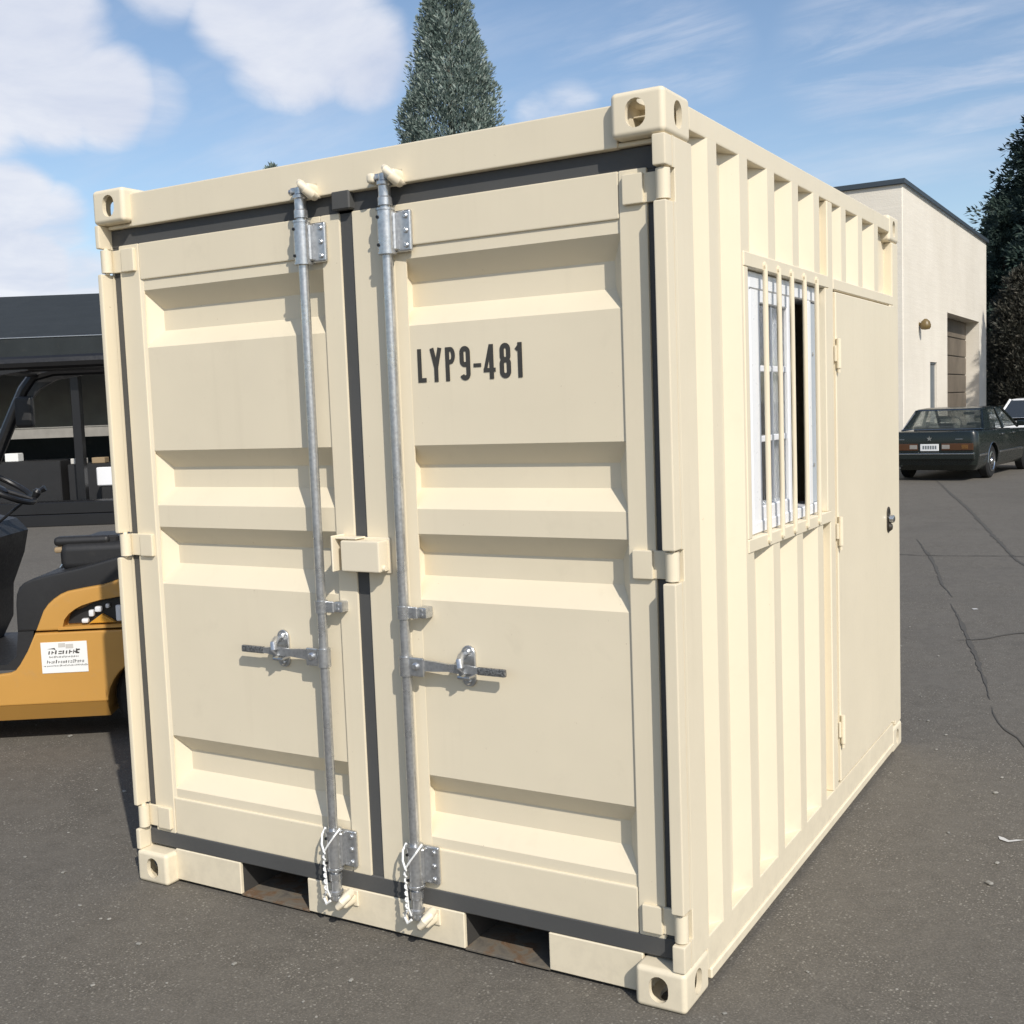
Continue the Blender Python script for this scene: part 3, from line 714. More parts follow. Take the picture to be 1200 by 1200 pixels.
MB().box(-WD+TH+.01, -TH-.01, TH+.01, WL-TH-.01, WHH-.35, WHH-.25, 0).build('roof', 'shed_steel', wh, smooth=None)
MB().box(-WD-.06, .07, -.07, .02, WHH-.02, WHH+.10, .01).box(.0, .0705, -.02, WL+.07, WHH-.022, WHH+.0985, .01).box(-WD-.06, .06, WL-.02, WL+.07, WHH-.02, WHH+.09, .01).build('roof_trim', 'dark_trim', wh)
gd = MB().box(-.46, -.42, ya, yb, 0, zg, 0).build('roller_door', 'garage_steel', wh, smooth=None)
npan = 7
for i in range(npan):
    z0 = zg*i/npan; MB().box(-.425, -.385, ya+.03, yb-.03, z0+.014, z0+zg/npan-.014, .012).build('door_panel', 'garage_steel', gd)
pd = MB().box(-.12, -.06, pa, pb, 0, zp, .01).build('entrance_door', 'door_grey', wh)
MB().box(-.12, -.03, pa, pa+.05, 0, zp-.05, .005).box(-.12, -.03, pa+.05, pb, zp-.05, zp, .005).build('door_frame', 'door_grey', pd)
MB().cyl((-.06, pb-.12, 1.0), (.0, pb-.12, 1.0), .03).build('handle', 'chrome', pd)
ly, lz = on_wall(1077, 380)
lm = MB().lathe([(.04, 0), (.05, .02), (.025, .04), (.025, .10), (.03, .11)], (0, ly, lz), (1, 0, 0), 14); lm.lathe([(.03, .0), (.10, -.06), (.125, -.14), (.125, -.20), (.09, -.25), (.02, -.26)], (.15, ly, lz+.12), (0, 0, 1), 18)
tag(lm.build('wall_lamp', 'lamp_brass'), 'small brass dome lamp on the pale warehouse wall beside the roller door', 'lamp').location = (-4.41, 24.59, 0)

def at(px, D, z=0):
    d = fw + rt*((px-600)/FPX); q = CAM+d*D; return (q.x, q.y, z)
# ------------------------------------------------------------------ cars
def rrect(y0, y1, hw, r, z, n=5, zf=None):
    pts = []
    for cx, cy, a0 in ((hw-r, y1-r, 0), (-hw+r, y1-r, 90), (-hw+r, y0+r, 180), (hw-r, y0+r, 270)):
        for k in range(n):
            a = math.radians(a0+90*k/(n-1)); x, y = cx+r*math.cos(a), cy+r*math.sin(a)
            pts.append((x, y, z if zf is None else zf(x, y, z)))
    return pts
def sedan(name, label, loc, rz, paintm, boxy=True):
    glass_m = 'car_glass' if boxy else 'dark_glass'
    t = thing(name, label, 'car', loc, rz)
    WB, RO, FO, HWD = 2.56, 1.04, .92, .865
    deck, belt = (.93, .95)
    def zt(x, y, z):   # hood falls to the front
        return z - .09*max(0, (y-2.0)/1.4) - (.03 if not boxy and y < 0 else 0)
    y0, y1 = -RO, WB+FO
    body = MB().loft([rrect(y0+.10, y1-.10, HWD-.10, .10, .20), rrect(y0+.02, y1-.03, HWD-.03, .12, .30), rrect(y0, y1, HWD, .13, .48), rrect(y0+.0, y1-.01, HWD, .13, .70, zf=zt),
                      rrect(y0+.015, y1-.04, HWD-.012, .13, .84, zf=zt), rrect(y0+.03, y1-.07, HWD-.035, .13, deck-.02, zf=zt), rrect(y0+.06, y1-.10, HWD-.07, .12, deck, zf=zt)]).mesh('c')
    cut = []
    for yy in (0, WB):
        for sx in (-1, 1): cut.append(MB().cyl((sx*.62, yy, .31), (sx*1.0, yy, .31), .365, n=28).mesh('c'))
    me = boolean(body, cut); mesh_obj('body', me, paintm, t, 32)
    for yy in (0, WB):
        for sx in (-1, 1):
            w = MB().lathe([(.19, 0), (.285, .008), (.315, .03), (.318, .10), (.315, .16), (.285, .185), (.19, .19)], (sx*.645, yy, .318), (sx, 0, 0), 28).build('wheel', 'tyre', t)
            rim = MB().lathe([(.19, 0), (.195, .006), (.17, .010), (.15, -.006), (.07, .0), (.06, .018), (.01, .022)], (sx*.835, yy, .318), (sx, 0, 0), 24)
            for k in range(10):
                a = math.pi*2*k/10; c, s_ = math.cos(a), math.sin(a)
                rim.cyl((sx*.832, yy+c*.11, .318+s_*.11), (sx*.842, yy+c*.11, .318+s_*.11), .022, n=8)
            rim.build('rim', 'chrome', w)
    # greenhouse
    rb, rtp, ft, fb = (-.30, .12, 1.32, 2.02) if boxy else (-.55, .25, 1.25, 2.15)
    hb, ht = HWD-.085, HWD-.235
    zr = 1.325 if boxy else 1.40
    roof = MB().loft([rrect(rtp-.02, ft+.02, ht+.015, .10, zr-.03), rrect(rtp, ft, ht+.005, .12, zr), rrect(rtp+.12, ft-.12, ht-.12, .12, zr+.025)])
    roof.build('roof', paintm, t)
    def bar(p0, p1, r, nm='pillar', mt=paintm):
        MB().tube([p0, p1], r, 8).build(nm, mt, t)
    for sx in (-1, 1):
        bar((sx*hb, fb, deck-.01), (sx*(ht), ft, zr-.01), .030)
        bar((sx*hb, .95, deck-.01), (sx*(ht+.01), .85, zr-.01), .032)
        cp = MB(); q = [(rb-.02, deck-.01), (rb+.42, deck-.01), (rtp+.26, zr-.012), (rtp-.01, zr-.012)]
        cp.loft([[(sx*(hb if z < 1.1 else ht+.01), y, z) for y, z in q], [(sx*((hb if z < 1.1 else ht+.01)-.05), y, z) for y, z in q]]); cp.build('rear_pillar', paintm, t)
        for (a0, a1, b0, b1) in ((rb+.42, .92, rtp+.26, .82), (.98, fb-.03, .88, ft-.02)):
            MB().quad((sx*(hb-.012), a0, deck), (sx*(hb-.012), a1, deck), (sx*(ht-.002), b1, zr-.02), (sx*(ht-.002), b0, zr-.02)).solidify(.004).build('side_window', glass_m, t, smooth=None)
        MB().tube([(sx*(hb+.005), rb, deck+.012), (sx*(hb+.005), fb, deck+.012)], .006, 6).build('belt_trim', 'chrome', t)
        MB().box(*sorted((sx*(HWD-.002), sx*(HWD+.012))), .42, WB-.42, .46, .50, .004).build('side_trim', 'chrome', t)
        MB().box(*sorted((sx*(HWD-.002), sx*(HWD+.012))), y0+.12, -.40, .46, .50, .004).build('side_trim', 'chrome', t)
        MB().tube([(sx*(HWD+.002), .375*math.cos(math.radians(a)), .31+.375*math.sin(math.radians(a))) for a in range(0, 181, 15)], .006, 6).build('arch_trim', 'chrome', t)
        for yd in (1.35, .55): MB().box(*sorted((sx*(HWD-.01), sx*(HWD+.018))), yd, yd+.14, .80, .83, .005).build('door_handle', 'chrome', t)
        mr = MB().box(*sorted((sx*(HWD-.03), sx*(HWD+.16))), fb-.28, fb-.20, .93, 1.04, .02, 2).build('side_mirror', paintm, t)
    for (yb_, yt_, nm) in ((rb, rtp, 'rear_window'), (fb, ft, 'windscreen')):
        MB().quad((-hb+.03, yb_, deck+.004), (hb-.03, yb_, deck+.004), (ht-.02, yt_, zr-.025), (-ht+.02, yt_, zr-.025)).solidify(.005).build(nm, glass_m, t, smooth=None)
        e = -.012 if nm == 'rear_window' else .012
        MB().tube([(-hb+.02, yb_+e, deck+.012), (hb-.02, yb_+e, deck+.012), (ht-.012, yt_+e, zr-.022), (-ht+.012, yt_+e, zr-.022), (-hb+.02, yb_+e, deck+.012)], .006, 6).build('window_trim', 'chrome', t)
    # rear end
    MB().box(-HWD+.04, HWD-.04, y0-.075, y0+.05, .40, .545, .03, 2).build('rear_bumper', paintm if boxy else 'white_car_paint', t)
    MB().box(-HWD+.05, HWD-.05, y0-.083, y0-.070, .505, .525, .004).build('bumper_strip', 'chrome', t)
    MB().box(-.17, .17, y0-.012, y0+.02, .565, .695, .004).build('licence_plate', 'white_sticker', t)
    for k in range(6): 
        MB().box(-.125+.045*k, -.095+.045*k, y0-.0135, y0-.011, .60, .665, 0).build('plate_print', 'door_grey', t, smooth=None)
    for sx in (-1, 1):
        tl = MB().box(*sorted((sx*.215, sx*.79)), y0-.012, y0+.05, .575, .705, .010, 2).build('tail_light', 'tail_lens', t)
        MB().box(*sorted((sx*.225, sx*.37)), y0-.016, y0, .60, .68, .006).build('reverse_lens', 'dull_lens', tl)
        MB().box(*sorted((sx*.58, sx*.70)), y0-.016, y0, .60, .68, .006).build('signal_lens', 'dull_amber', tl)
        MB().box(*sorted((sx*.47, sx*.60)), y0-.004, y0+.02, .775, .79, .003).build('badge', 'chrome', t)
        MB().box(*sorted((sx*.50, sx*.80)), WB+FO-.02, WB+FO+.012, .58, .70, .01).build('headlight', 'silver_reflector', t)
    st = MB()
    for k in range(5):
        a = math.radians(90+72*k); st.loft([[(math.cos(a+o)*r_, y0-.002-dy, .795+math.sin(a+o)*r_) for (o, r_) in ((0, .055), (math.radians(36), .022), (math.pi, .004), (-math.radians(36), .022))] for dy in (0, .010)])
    st.build('trunk_emblem', 'chrome', t)
    MB().box(-HWD+.06, HWD-.06, y0+.045, y0+.06, deck-.10, deck-.092, .002).build('trunk_seam', 'black_steel', t)
    MB().box(-HWD+.04, HWD-.04, WB+FO-.05, WB+FO+.075, .38, .54, .03, 2).build('front_bumper', 'chrome', t)
    MB().box(-.45, .45, WB+FO-.02, WB+FO+.010, .57, .70, .005).build('grille', 'black_plastic', t)
    # inside
    MB().box(-.66, .66, -.15, 1.75, .48, .60, .05).box(-.66, .66, .0, .18, .60, 1.0, .06, 2).box(-.62, -.08, .92, 1.08, .6, 1.03, .05, 2).box(.08, .62, .92, 1.08, .6, 1.03, .05, 2).box(-.50, -.22, .95, 1.05, 1.05, 1.17, .03).box(.22, .50, .95, 1.05, 1.05, 1.17, .03).box(-.7, .7, 1.75, 1.98, .7, .885, .04).build('seats', 'car_interior', t)
    MB().box(-.11, .11, 1.42, 1.45, 1.18, 1.24, .015).build('rear_view_mirror', 'black_plastic', t)
    MB().tube([(-.36+.17*math.cos(a/16*2*math.pi), 1.58+.05*math.sin(a/16*2*math.pi), .98+.16*math.sin(a/16*2*math.pi)) for a in range(17)], .014, 6).build('steering_wheel', 'black_plastic', t)
    MB().cyl((-.55, y0+.3, .27), (-.55, y0-.05, .25), .025).build('exhaust', 'chrome', t)
    return t
sedan('parked_sedan', 'dark green boxy old sedan parked beside the pale warehouse wall', (-2.83, 20.75, 0), math.radians(-7.5), 'dark_car_paint')
sedan('parked_hatchback', 'white rounded car parked facing the dark sedan below the conifers', (*at(1222, 31)[:2], 0), math.radians(178), 'white_car_paint', False)

# ------------------------------------------------------------------ trees
def tree(name, label, loc, height, prof, base, leaf_m, n, leaf, seed, trunk_r=.2, up_bias=.8, clump=.5, group=None, droop=0.):
    r = np.random.default_rng(seed)
    t = thing(name, label, 'tree', loc, 0, group)
    th = height*.93
    MB().tube([(0, 0, 0), (.05, .03, th*.25), (-.03, .04, th*.6), (0, 0, th)], [trunk_r*1.3, trunk_r, trunk_r*.6, .02], 10).build('trunk', 'trunk_bark', t)
    lb = MB(); rr = random.Random(seed)
    for i in range(26):
        z = base+(height-base)*.9*(i/26); a = rr.uniform(0, 6.28); R = float(np.interp(z/height, [p[0] for p in prof], [p[1] for p in prof]))*.75
        lb.tube([(0, 0, z), (math.cos(a)*R*.5, math.sin(a)*R*.5, z+R*.2), (math.cos(a)*R, math.sin(a)*R, z+R*(.5-droop))], [.05, .03, .01], 5)
    lb.build('limb', 'trunk_bark', t)['kind'] = 'stuff'
    # leaf sprays gathered in clumps
    zn, rn = [p[0] for p in prof], [p[1] for p in prof]; per = 90; nc = max(40, n//per)
    zf = base/height + (1-base/height)*r.random(nc*8); rad = np.interp(zf, zn, rn)
    keep = r.random(nc*8) < .25+.75*rad/rad.max(); zf, rad = zf[keep][:nc], rad[keep][:nc]; nc = len(zf)
    ang = r.random(nc)*2*np.pi; R = rad*np.where(r.random(nc) < .82, .78+.20*r.random(nc), .3+.5*r.random(nc))
    cen = np.stack([np.cos(ang)*R, np.sin(ang)*R, zf*height], 1)
    od = np.stack([np.cos(ang), np.sin(ang), np.zeros(nc)], 1)
    axis = od*(1-up_bias*.6)+np.array([0, 0, up_bias*1.2-droop*.9])+r.normal(0, .18, (nc, 3)); axis /= np.linalg.norm(axis, axis=1)[:, None]
    size = (clump*(.65+.7*r.random(nc)))*np.clip(rad/rad.max()*1.2+.35, .4, 1.15)
    k = nc*per; ci = np.repeat(np.arange(nc), per)
    h = r.random(k)**.8; w = (.42*np.sin(np.pi*np.clip(h*.85+.12, 0, 1)))[:, None]
    off = r.normal(0, 1, (k, 3)); off -= (off*axis[ci]).sum(1)[:, None]*axis[ci]; off /= np.linalg.norm(off, axis=1)[:, None]
    rr_ = np.sqrt(r.random(k))[:, None]
    pos = cen[ci]+(axis[ci]*(h-.4)[:, None]+off*w*rr_)*size[ci][:, None]
    dirs = axis[ci]*.9+off*.75*rr_+r.normal(0, .25, (k, 3)); dirs /= np.linalg.norm(dirs, axis=1)[:, None]
    side = np.cross(dirs, r.normal(0, 1, (k, 3))); side /= np.linalg.norm(side, axis=1)[:, None]
    L = leaf*(.55+.9*r.random(k))[:, None]; Wd = L*.20
    v = np.stack([pos-dirs*L*.3, pos+side*Wd+dirs*L*.2, pos+dirs*L, pos-side*Wd+dirs*L*.25], 1).reshape(-1, 3)
    me = bpy.data.meshes.new('crown'); me.vertices.add(len(v)); me.vertices.foreach_set('co', v.ravel())
    me.loops.add(k*4); me.loops.foreach_set('vertex_index', np.arange(k*4)); me.polygons.add(k)
    me.polygons.foreach_set('loop_start', np.arange(k)*4); me.polygons.foreach_set('loop_total', np.full(k, 4)); me.update(calc_edges=True)
    mesh_obj('crown', me, leaf_m, t)
    return t
tree('columnar_cedar', 'tall narrow blue green cedar rising behind the container roof', at(548, 28), 13.6,
     [(0, .8), (.12, 1.45), (.40, 1.36), (.62, 1.03), (.74, .68), (.86, .30), (.94, .14), (1, .03)], .6, 'cedar_leaf', 150000, .080, 3, .16, .9, .60)
tree('conifer_tip', 'slim conifer whose tip just shows over the container roof edge', at(338, 31), 8.12, [(0, .8), (.3, 1.0), (.7, .5), (1, .05)], .5, 'cedar_leaf', 16000, .12, 4, .1, .9, .5)
CONE = [(0, .75), (.06, 1.0), (.25, .92), (.5, .66), (.75, .34), (.92, .12), (1, .02)]
def sc(p, k): return [(a, b*k) for a, b in p]
G = 'evergreens past the warehouse'
tree('dark_conifer', 'tallest dark evergreen standing past the end of the warehouse', at(1274, 46), 16.8, sc(CONE, 5.0), .8, 'dark_leaf', 150000, .17, 5, .3, .45, 1.5, G, .35)
tree('dark_conifer', 'shorter dark evergreen between the tall one and the warehouse end', at(1178, 43), 8.2, sc(CONE, 1.7), .4, 'dark_leaf', 50000, .13, 6, .2, .5, .9, G, .3)
tree('leafy_bush', 'greyish brown bushy conifer in front of the dark evergreens', at(1203, 38.5), 5.6, [(0, .5), (.2, .95), (.55, 1.05), (.8, .7), (1, .1)], .3, 'brown_leaf', 40000, .11, 7, .12, .7, .75)
tree('dark_conifer', 'wide dark evergreen growing behind the greyish brown bush', at(1275, 41), 12, sc(CONE, 3.3), .4, 'dark_leaf', 60000, .17, 8, .25, .45, 1.3, G, .35)
tree('dark_conifer', 'slim evergreen by the roadway opposite the roller door', (2.0, 32, 0), 10.4, sc(CONE, 1.9), .4, 'dark_leaf', 30000, .16, 9, .2, .5, .9, G, .3)

# ------------------------------------------------------------------ open shed on the left
sx_, sy_ = -15.96, 11.14
sa = math.atan2(.503, .863)
shed = thing('open_shed', 'long dark steel shed with open front and stored goods inside', 'shed', (sx_, sy_, 0), sa)
# local x along the front (to the right in view), local y away from the viewer
m = MB(); e0, e1 = 3.02, 4.62
m.loft([[(-14, -.5, e0+.02), (5.2, -.5, e0+.02), (5.2, -.5, e0+.14), (-14, -.5, e0+.14)], [(-14, 7.0, e1), (5.2, 7.0, e1), (5.2, 7.0, e1+.12), (-14, 7.0, e1+.12)]])
m.build('roof', 'shed_steel', shed, smooth=None)
m = MB(); m.box(-14, 5.2, -.56, -.505, e0-.36, e0+.15, .01).build('fascia', 'shed_steel', shed)
MB().box(-14, 5.2, -.575, -.50, e0+.155, e0+.172, .004).build('gutter', 'galvanised', shed)
for x in (-12, -8, -4.3, 0, 4.6): MB().box(x-.075, x+.075, -.10, .08, 0, e0, .01).build('post', 'black_steel', shed)
MB().box(-14, 5.2, 6.9, 7.0, 1.62, e1, 0).build('back_wall', 'shed_wall', shed, smooth=None)
MB().box(-14, -13.9, -.4, 6.9, 0, 4.0, 0).build('end_wall', 'shed_wall', shed, smooth=None)
MB().box(-14, 5.2, 6.86, 7.04, 0, 1.36, 0).build('back_wall', 'shed_steel', shed, smooth=None)
# goods on the ground inside
rs = random.Random(3)
x = -13.0; i = 0
while x < 4.2:
    w = rs.uniform(.7, 1.5); hgt = rs.uniform(.9, 1.22)
    cr_ = MB().box(x, x+w, .9, 2.0, .12, hgt, .02).box(x, x+w, .9, 2.0, 0, .118, .01).build('stored_crate', 'black_plastic')
    cr_.location = shed.location; cr_.rotation_euler = shed.rotation_euler
    tag(cr_, 'black crate on the floor of the open shed', 'crate', 'black crates in the shed')
    for _ in range(2):
        bw = rs.uniform(.18, .32); bo = .05+.4*_; bxo = MB().box(x+bo, x+bo+bw*.8, .95, 1.2, hgt+.001, hgt+rs.uniform(.08, .16), .01).build('small_carton', rs.choice(['white_sticker', 'pale_board', 'white_sticker', 'cardboard']))
        bxo.location = shed.location; bxo.rotation_euler = shed.rotation_euler; tag(bxo, 'small carton lying on a black crate in the shed', 'carton', 'cartons in the shed')
    x += w+rs.uniform(.02, .2)
wb = MB().box(.14, .46, .30, .5, .52, .86, .02).build('white_cabinet', 'white_pvc'); wb.location = shed.location; wb.rotation_euler = shed.rotation_euler
tag(wb, 'small white cabinet on dark legs beside a dark shed post', 'cabinet'); MB().box(.2, .40, .33, .47, 0, .519, .02).build('leg', 'black_plastic', wb)

for (x0, x1, y0, n_) in ((-9, 4.4, -1.9, 2), (-9, -2.2, -3.6, 1)):
    for k in range(n_):
        sb = MB().box(x0, x1-.4*k, y0+.02*k, y0+.5, .20*k, .20*k+.195, .01).build('steel_beam', 'black_steel'); sb.location = shed.location; sb.rotation_euler = shed.rotation_euler
        tag(sb, ['long black steel beam lying lowest on the ground before the shed', 'long black steel beam stacked on another before the shed', 'black steel beam lying apart on the asphalt before the shed'][k if n_ == 2 else 2], 'beam', 'steel beams before the shed')
pw = MB().box(-30, 30, 0, .2, 0, 1.56, .01).box(-30, 30, -.04, .24, 1.565, 1.66, .01).build('boundary_wall', 'old_concrete'); pw.location = at(40, 47); pw.rotation_euler.z = sa
tag(pw, 'long pale boundary wall glimpsed through the back of the dark shed', 'wall')

# ------------------------------------------------------------------ forklift
FA = math.atan2(.555, .83)
fk = thing('forklift', 'amber yellow forklift with black seat hood and white sticker beside the container', 'forklift', (-4.1, .88, 0), FA)
# local x: towards its rear, local y: away from the viewer, z up
WF = 1.02
arch = [(.80+.245*math.cos(math.radians(a)), .20+.245*math.sin(math.radians(a))) for a in range(196, -17, -12)]
low = [(-.78, .22), (.548, .22)] + arch[1:-1] + [(1.06, .22), (1.14, .32), (1.14, .592), (.21, .592), (.165, .50), (.122, .432), (.10, .405), (.074, .393), (.0, .386), (-.60, .386), (-.72, .42), (-.78, .42)]
MB().prism(low, 'y', 0, WF, .012, 2).build('chassis', 'yellow_paint', fk, smooth=30)
m = MB()
sk = [[(-.78, .004, .221), (-.78, .06, .132), (-.78, WF-.06, .132), (-.78, WF-.004, .221)], [(.548, .004, .221), (.548, .06, .132), (.548, WF-.06, .132), (.548, WF-.004, .221)]]
m.loft(sk).build('skirt', 'yellow_paint', fk, smooth=None)
upc = [(.212, .600), (.258, .706), (.285, .740), (.315, .765), (.35, .787), (.386, .801), (.47, .815), (.567, .828), (.645, .85), (.80, .90), (1.0, .92), (1.12, .86), (1.15, .75), (1.15, .600)]
counter = MB().prism(upc, 'y', .004, WF-.004, .014, 2).mesh('c')
lampo = [(.352, .618), (.362, .655), (.386, .684), (.42, .708), (.453, .724), (.50, .738), (.553, .750), (.64, .762), (.80, .772), (.80, .618)]
counter = boolean(counter, [MB().prism(lampo, 'y', -.05, .07).mesh('c')])
cw = mesh_obj('counterweight', counter, 'yellow_paint', fk, 30)
lamp = MB().prism([(a+(.012 if a < .5 else -.004), b+(.008 if b < .7 else -.010)) for a, b in lampo], 'y', .058, .069).build('lamp_recess', 'black_plastic', fk)
MB().prism([(.478, .626), (.545, .672), (.612, .626)], 'y', .022, .056, .003).build('amber_reflector', 'amber_lens', fk)
for (x0, x1, z0, z1) in ((.44, .475, .628, .652), (.478, .505, .66, .695), (.51, .545, .682, .712), (.565, .585, .70, .725), (.615, .645, .63, .715), (.655, .675, .70, .735), (.70, .77, .64, .73)):
    MB().box(x0, x1, .025, .058, z0, z1, .008, 2).build('lamp_lens', 'silver_reflector', fk)
MB().prism([(.330, .604), (1.145, .604), (1.145, .612), (.330, .612)], 'y', -.004, .01).build('seam_lip', 'yellow_paint', fk)
hood = [(.115, .60), (.118, .74), (.124, .79), (.14, .828), (.165, .850), (.205, .868), (.30, .888), (.45, .915), (.64, .960), (.85, .985), (1.0, .97), (1.02, .91), (.80, .885), (.645, .835), (.567, .812), (.386, .786), (.330, .760), (.272, .700), (.226, .60)]
MB().prism(hood, 'y', .020, WF-.02, .014, 2).build('seat_hood', 'black_plastic', fk, smooth=30)
MB().prism([(-.60, .380), (.09, .388), (.135, .44), (.19, .56), (.20, .62), (.12, .62), (.10, .47), (.05, .43), (-.6, .43)], 'y', .03, WF-.03).build('footwell', 'black_plastic', fk)
MB().box(-.60, .13, .02, WF-.02, .387, .402, .002).build('floor_mat', 'rubber', fk)
# sticker with blurred printing
stk = MB().box(.236, .468, -.003, .004, .382, .542, .0008).build('sticker', 'white_sticker', fk)
pm = MB(); rp = random.Random(4)
def marks(x0, x1, z0, h, wmin, wmax, gap, slant=.2):
    x = x0
    while x < x1:
        w = rp.uniform(wmin, wmax); hh = h*rp.choice([.65, .7, .75, 1.0]); k = rp.random()
        y = -.0042
        if k < .4:
            pm.quad((x, y, z0), (x+w*.35, y, z0), (x+w*.35+hh*slant, y, z0+hh), (x+hh*slant, y, z0+hh))
            pm.quad((x+w*.36, y, z0+hh*.4), (x+w, y, z0+hh*.4), (x+w+hh*.1, y, z0+hh*.65), (x+w*.36+hh*.1, y, z0+hh*.65))
        elif k < .7:
            pm.quad((x, y, z0), (x+w, y, z0), (x+w+.001, y, z0+hh*.28), (x+.001, y, z0+hh*.28))
            pm.quad((x+hh*slant*.6, y, z0+hh*.6), (x+w+hh*slant*.6, y, z0+hh*.6), (x+w+hh*slant, y, z0+hh*.9), (x+hh*slant, y, z0+hh*.9))
        else: pm.quad((x, y, z0), (x+w*.55, y, z0), (x+w*.55+hh*slant, y, z0+hh), (x+hh*slant, y, z0+hh))
        x += w+gap
marks(.272, .425, .480, .026, .010, .020, .003)
pm.quad((.268, -.0042, .508), (.300, -.0042, .506), (.312, -.0042, .500), (.306, -.0042, .513))
pm.quad((.408, -.0042, .482), (.422, -.0042, .482), (.418, -.0042, .506), (.414, -.0042, .506))
marks(.275, .425, .461, .011, .004, .008, .0022)
marks(.262, .445, .433, .017, .007, .012, .003)
marks(.246, .462, .416, .009, .003, .007, .002)
pm.build('sticker_print', 'print_grey', stk, smooth=None)
gm = MB()
for (x0, x1, z0, z1) in ((.325, .36, .515, .536), (.362, .40, .508, .530)): gm.quad((x0, -.0041, z0), (x1, -.0041, z0), (x1, -.0041, z1), (x0, -.0041, z1))
gm.build('sticker_print', 'pale_board', stk, smooth=None)
# seat
MB().box(.30, .76, .17, .82, .88, 1.03, .045, 3).build('seat_cushion', 'black_plastic', fk)
MB().prism([(.66, 1.0), (.74, .98), (.86, 1.30), (.84, 1.42), (.76, 1.42), (.70, 1.2)], 'y', .28, .76, .03, 3).build('seat_back', 'black_plastic', fk)
MB().box(.27, .56, .19, .27, 1.012, 1.062, .022, 3).box(.50, .60, .21, .25, .95, 1.06, .01).build('armrest', 'black_plastic', fk)
MB().box(.272, .40, .188, .262, .978, 1.010, .012, 2).build('armrest_pad', 'cardboard', fk)
MB().tube([(.30, .20, .90), (.34, .19, .95), (.39, .20, 1.00)], [.008, .010, .014], 8).tube([(.36, .20, .91), (.40, .19, .95), (.44, .20, .98)], [.007, .009, .012], 8).build('lever', 'chrome', fk)
# dash, steering column and wheel
MB().prism([(-.66, .38), (-.30, .40), (-.22, .55), (-.205, .74), (-.13, .92), (-.10, 1.05), (-.16, 1.12), (-.40, 1.18), (-.66, 1.0)], 'y', .10, WF-.10, .03, 2).build('dashboard', 'black_plastic', fk, smooth=30)
MB().box(-.25, -.095, .14, .44, 1.063, 1.078, .005).build('dash_shelf', 'galvanised', fk)
MB().tube([(-.30, .5, 1.10), (-.10, .5, 1.30)], .03, 12).build('steering_column', 'black_steel', fk)
wc = Vector((-.085, .5, 1.325)); ax = Vector((.50, 0, .86)); u = Vector((.86, 0, -.5)); v = Vector((0, 1, 0))
sw = MB().tube([wc+(u*math.cos(a)+v*math.sin(a))*.185 for a in [2*math.pi*i/28 for i in range(29)]], .016, 10)
for k in range(3): a = 2*math.pi*k/3+.4; sw.tube([wc-ax*.02, wc+(u*math.cos(a)+v*math.sin(a))*.185], [.018, .012], 8)
sw.lathe([(.045, 0), (.045, .02), (.02, .03)], wc-ax*.03, ax, 16)
sw.lathe([(.012, 0), (.02, .02), (.024, .045), (.015, .06)], wc+u*.16+v*.08, ax, 12)
sw.build('steering_wheel', 'black_steel', fk)
MB().tube([(-.16, .62, 1.12), (.02, .64, 1.26), (.10, .64, 1.30)], [.008, .008, .018], 8).build('lever', 'black_steel', fk)
# overhead guard
for y in (.08, WF-.08):
    MB().tube([(-.50, y, .95), (-.40, y, 1.20), (-.16, y, 1.70), (-.08, y, 1.86), (-.02, y, 1.935), (.10, y, 1.965), (.60, y, 1.97), (1.00, y, 1.965), (1.06, y, 1.90), (1.09, y, 1.6), (1.10, y, .88)], .036, 10).build('guard_rail', 'black_steel', fk)
    MB().prism([(-.15, 1.72), (-.095, 1.70), (-.05, 1.79), (.01, 1.86), (.11, 1.91), (.25, 1.93), (.25, 1.96), (-.03, 1.94)], 'y', y-.015, y+.015).build('guard_gusset', 'black_steel', fk)
MB().box(-.04, .02, .08, WF-.08, 1.93, 1.99, .01).box(1.0, 1.05, .08, WF-.08, 1.93, 1.99, .01).build('guard_cross_bar', 'black_steel', fk)
for k in range(7): MB().box(.01, 1.01, .17+.105*k, .20+.105*k, 1.955, 1.985, .004).build('guard_slat', 'black_steel', fk)
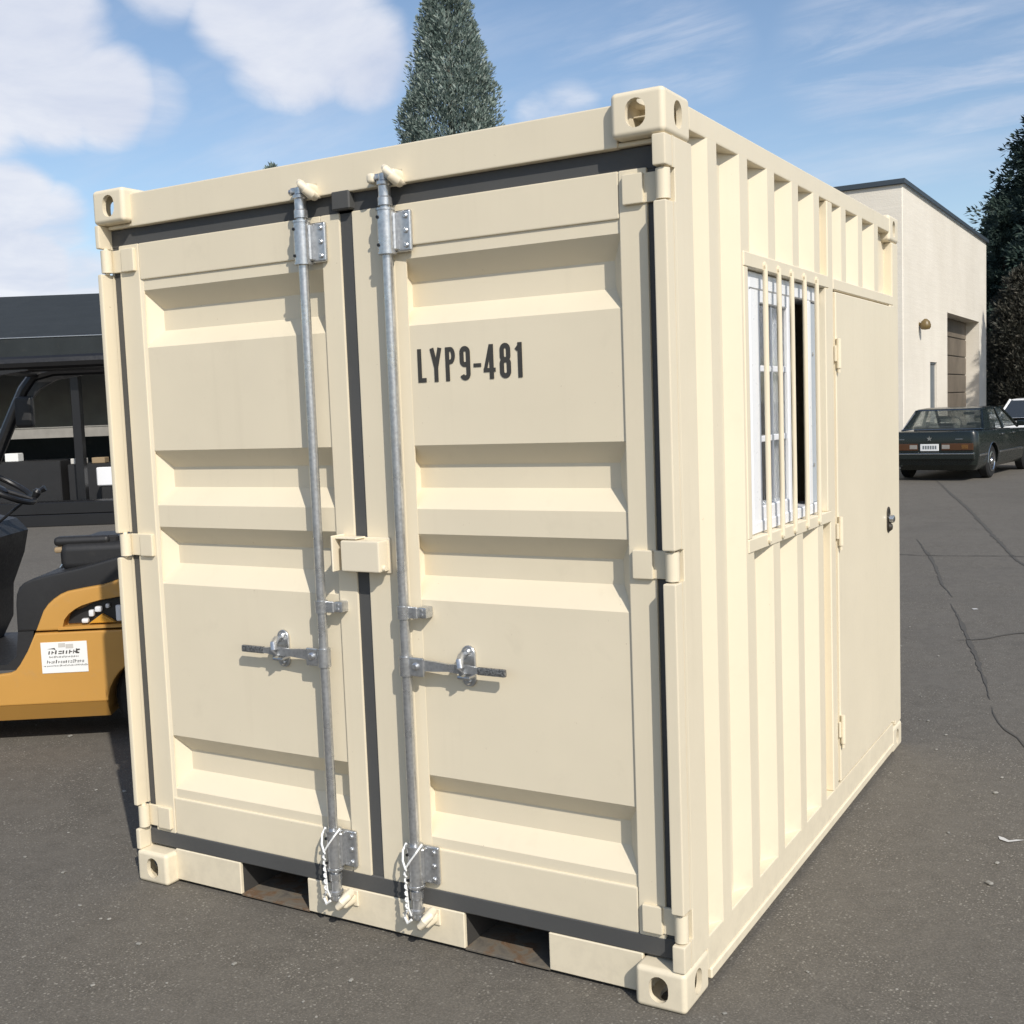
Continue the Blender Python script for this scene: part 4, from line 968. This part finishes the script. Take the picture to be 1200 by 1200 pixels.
MB().box(-.12, -.02, .86, .93, 1.64, 1.82, .02, 2).tube([(-.16, .94, 1.70), (-.08, .90, 1.72)], .012, 8).build('work_lamp', 'black_plastic', fk)
# wheels
def fwheel(x, y0, y1, r):
    s = 1 if y1 > y0 else -1; w = abs(y1-y0)
    o = MB().lathe([(r*.55, 0), (r*.88, .006), (r, .035), (r, w-.035), (r*.88, w-.006), (r*.55, w)], (x, y0, r), (0, s, 0), 28).build('wheel', 'tyre', fk)
    MB().lathe([(r*.56, 0), (r*.50, .02), (r*.25, .05), (.02, .055)], (x, y0-.002*s, r), (0, s, 0), 20).build('rim', 'pale_board', o)
fwheel(.80, .05, .23, .225); fwheel(.80, WF-.05, WF-.23, .225); fwheel(-1.02, -.04, .17, .30); fwheel(-1.02, WF+.04, WF-.17, .30)
MB().prism([(-1.36, .42)]+[(-1.02+.35*math.cos(math.radians(a)), .30+.35*math.sin(math.radians(a))) for a in range(160, -1, -16)]+[(-.66, .42), (-.66, .95), (-.75, 1.0), (-1.30, .78)], 'y', .06, WF-.06, .01).build('front_fender', 'yellow_paint', fk, smooth=30)
# mast and forks
for y in (.22, WF-.30):
    MB().box(-1.52, -1.40, y, y+.08, .08, 2.15, .008).build('mast_rail', 'black_steel', fk)
    MB().box(-1.50, -1.42, y+.085, y+.12, .10, 2.05, .006).build('mast_rail', 'black_steel', fk)
for z in (.35, 1.2, 2.05): MB().box(-1.50, -1.44, .30, WF-.30, z, z+.07, .006).build('mast_cross_bar', 'black_steel', fk)
MB().cyl((-1.46, WF/2, .15), (-1.46, WF/2, 1.95), .035).build('lift_cylinder', 'chrome', fk)
for z in (.20, .52): MB().box(-1.58, -1.53, .06, WF-.06, z, z+.08, .006).build('carriage', 'black_steel', fk)
for y in (.22, WF-.32):
    MB().prism([(-1.585, .07), (-1.585, .62), (-1.625, .62), (-1.63, .11), (-2.65, .085), (-2.65, .07)], 'y', y, y+.10, .004).build('fork', 'black_steel', fk)
MB().box(-1.40, -.70, .20, WF-.20, .15, .40, .02).build('axle', 'black_steel', fk)
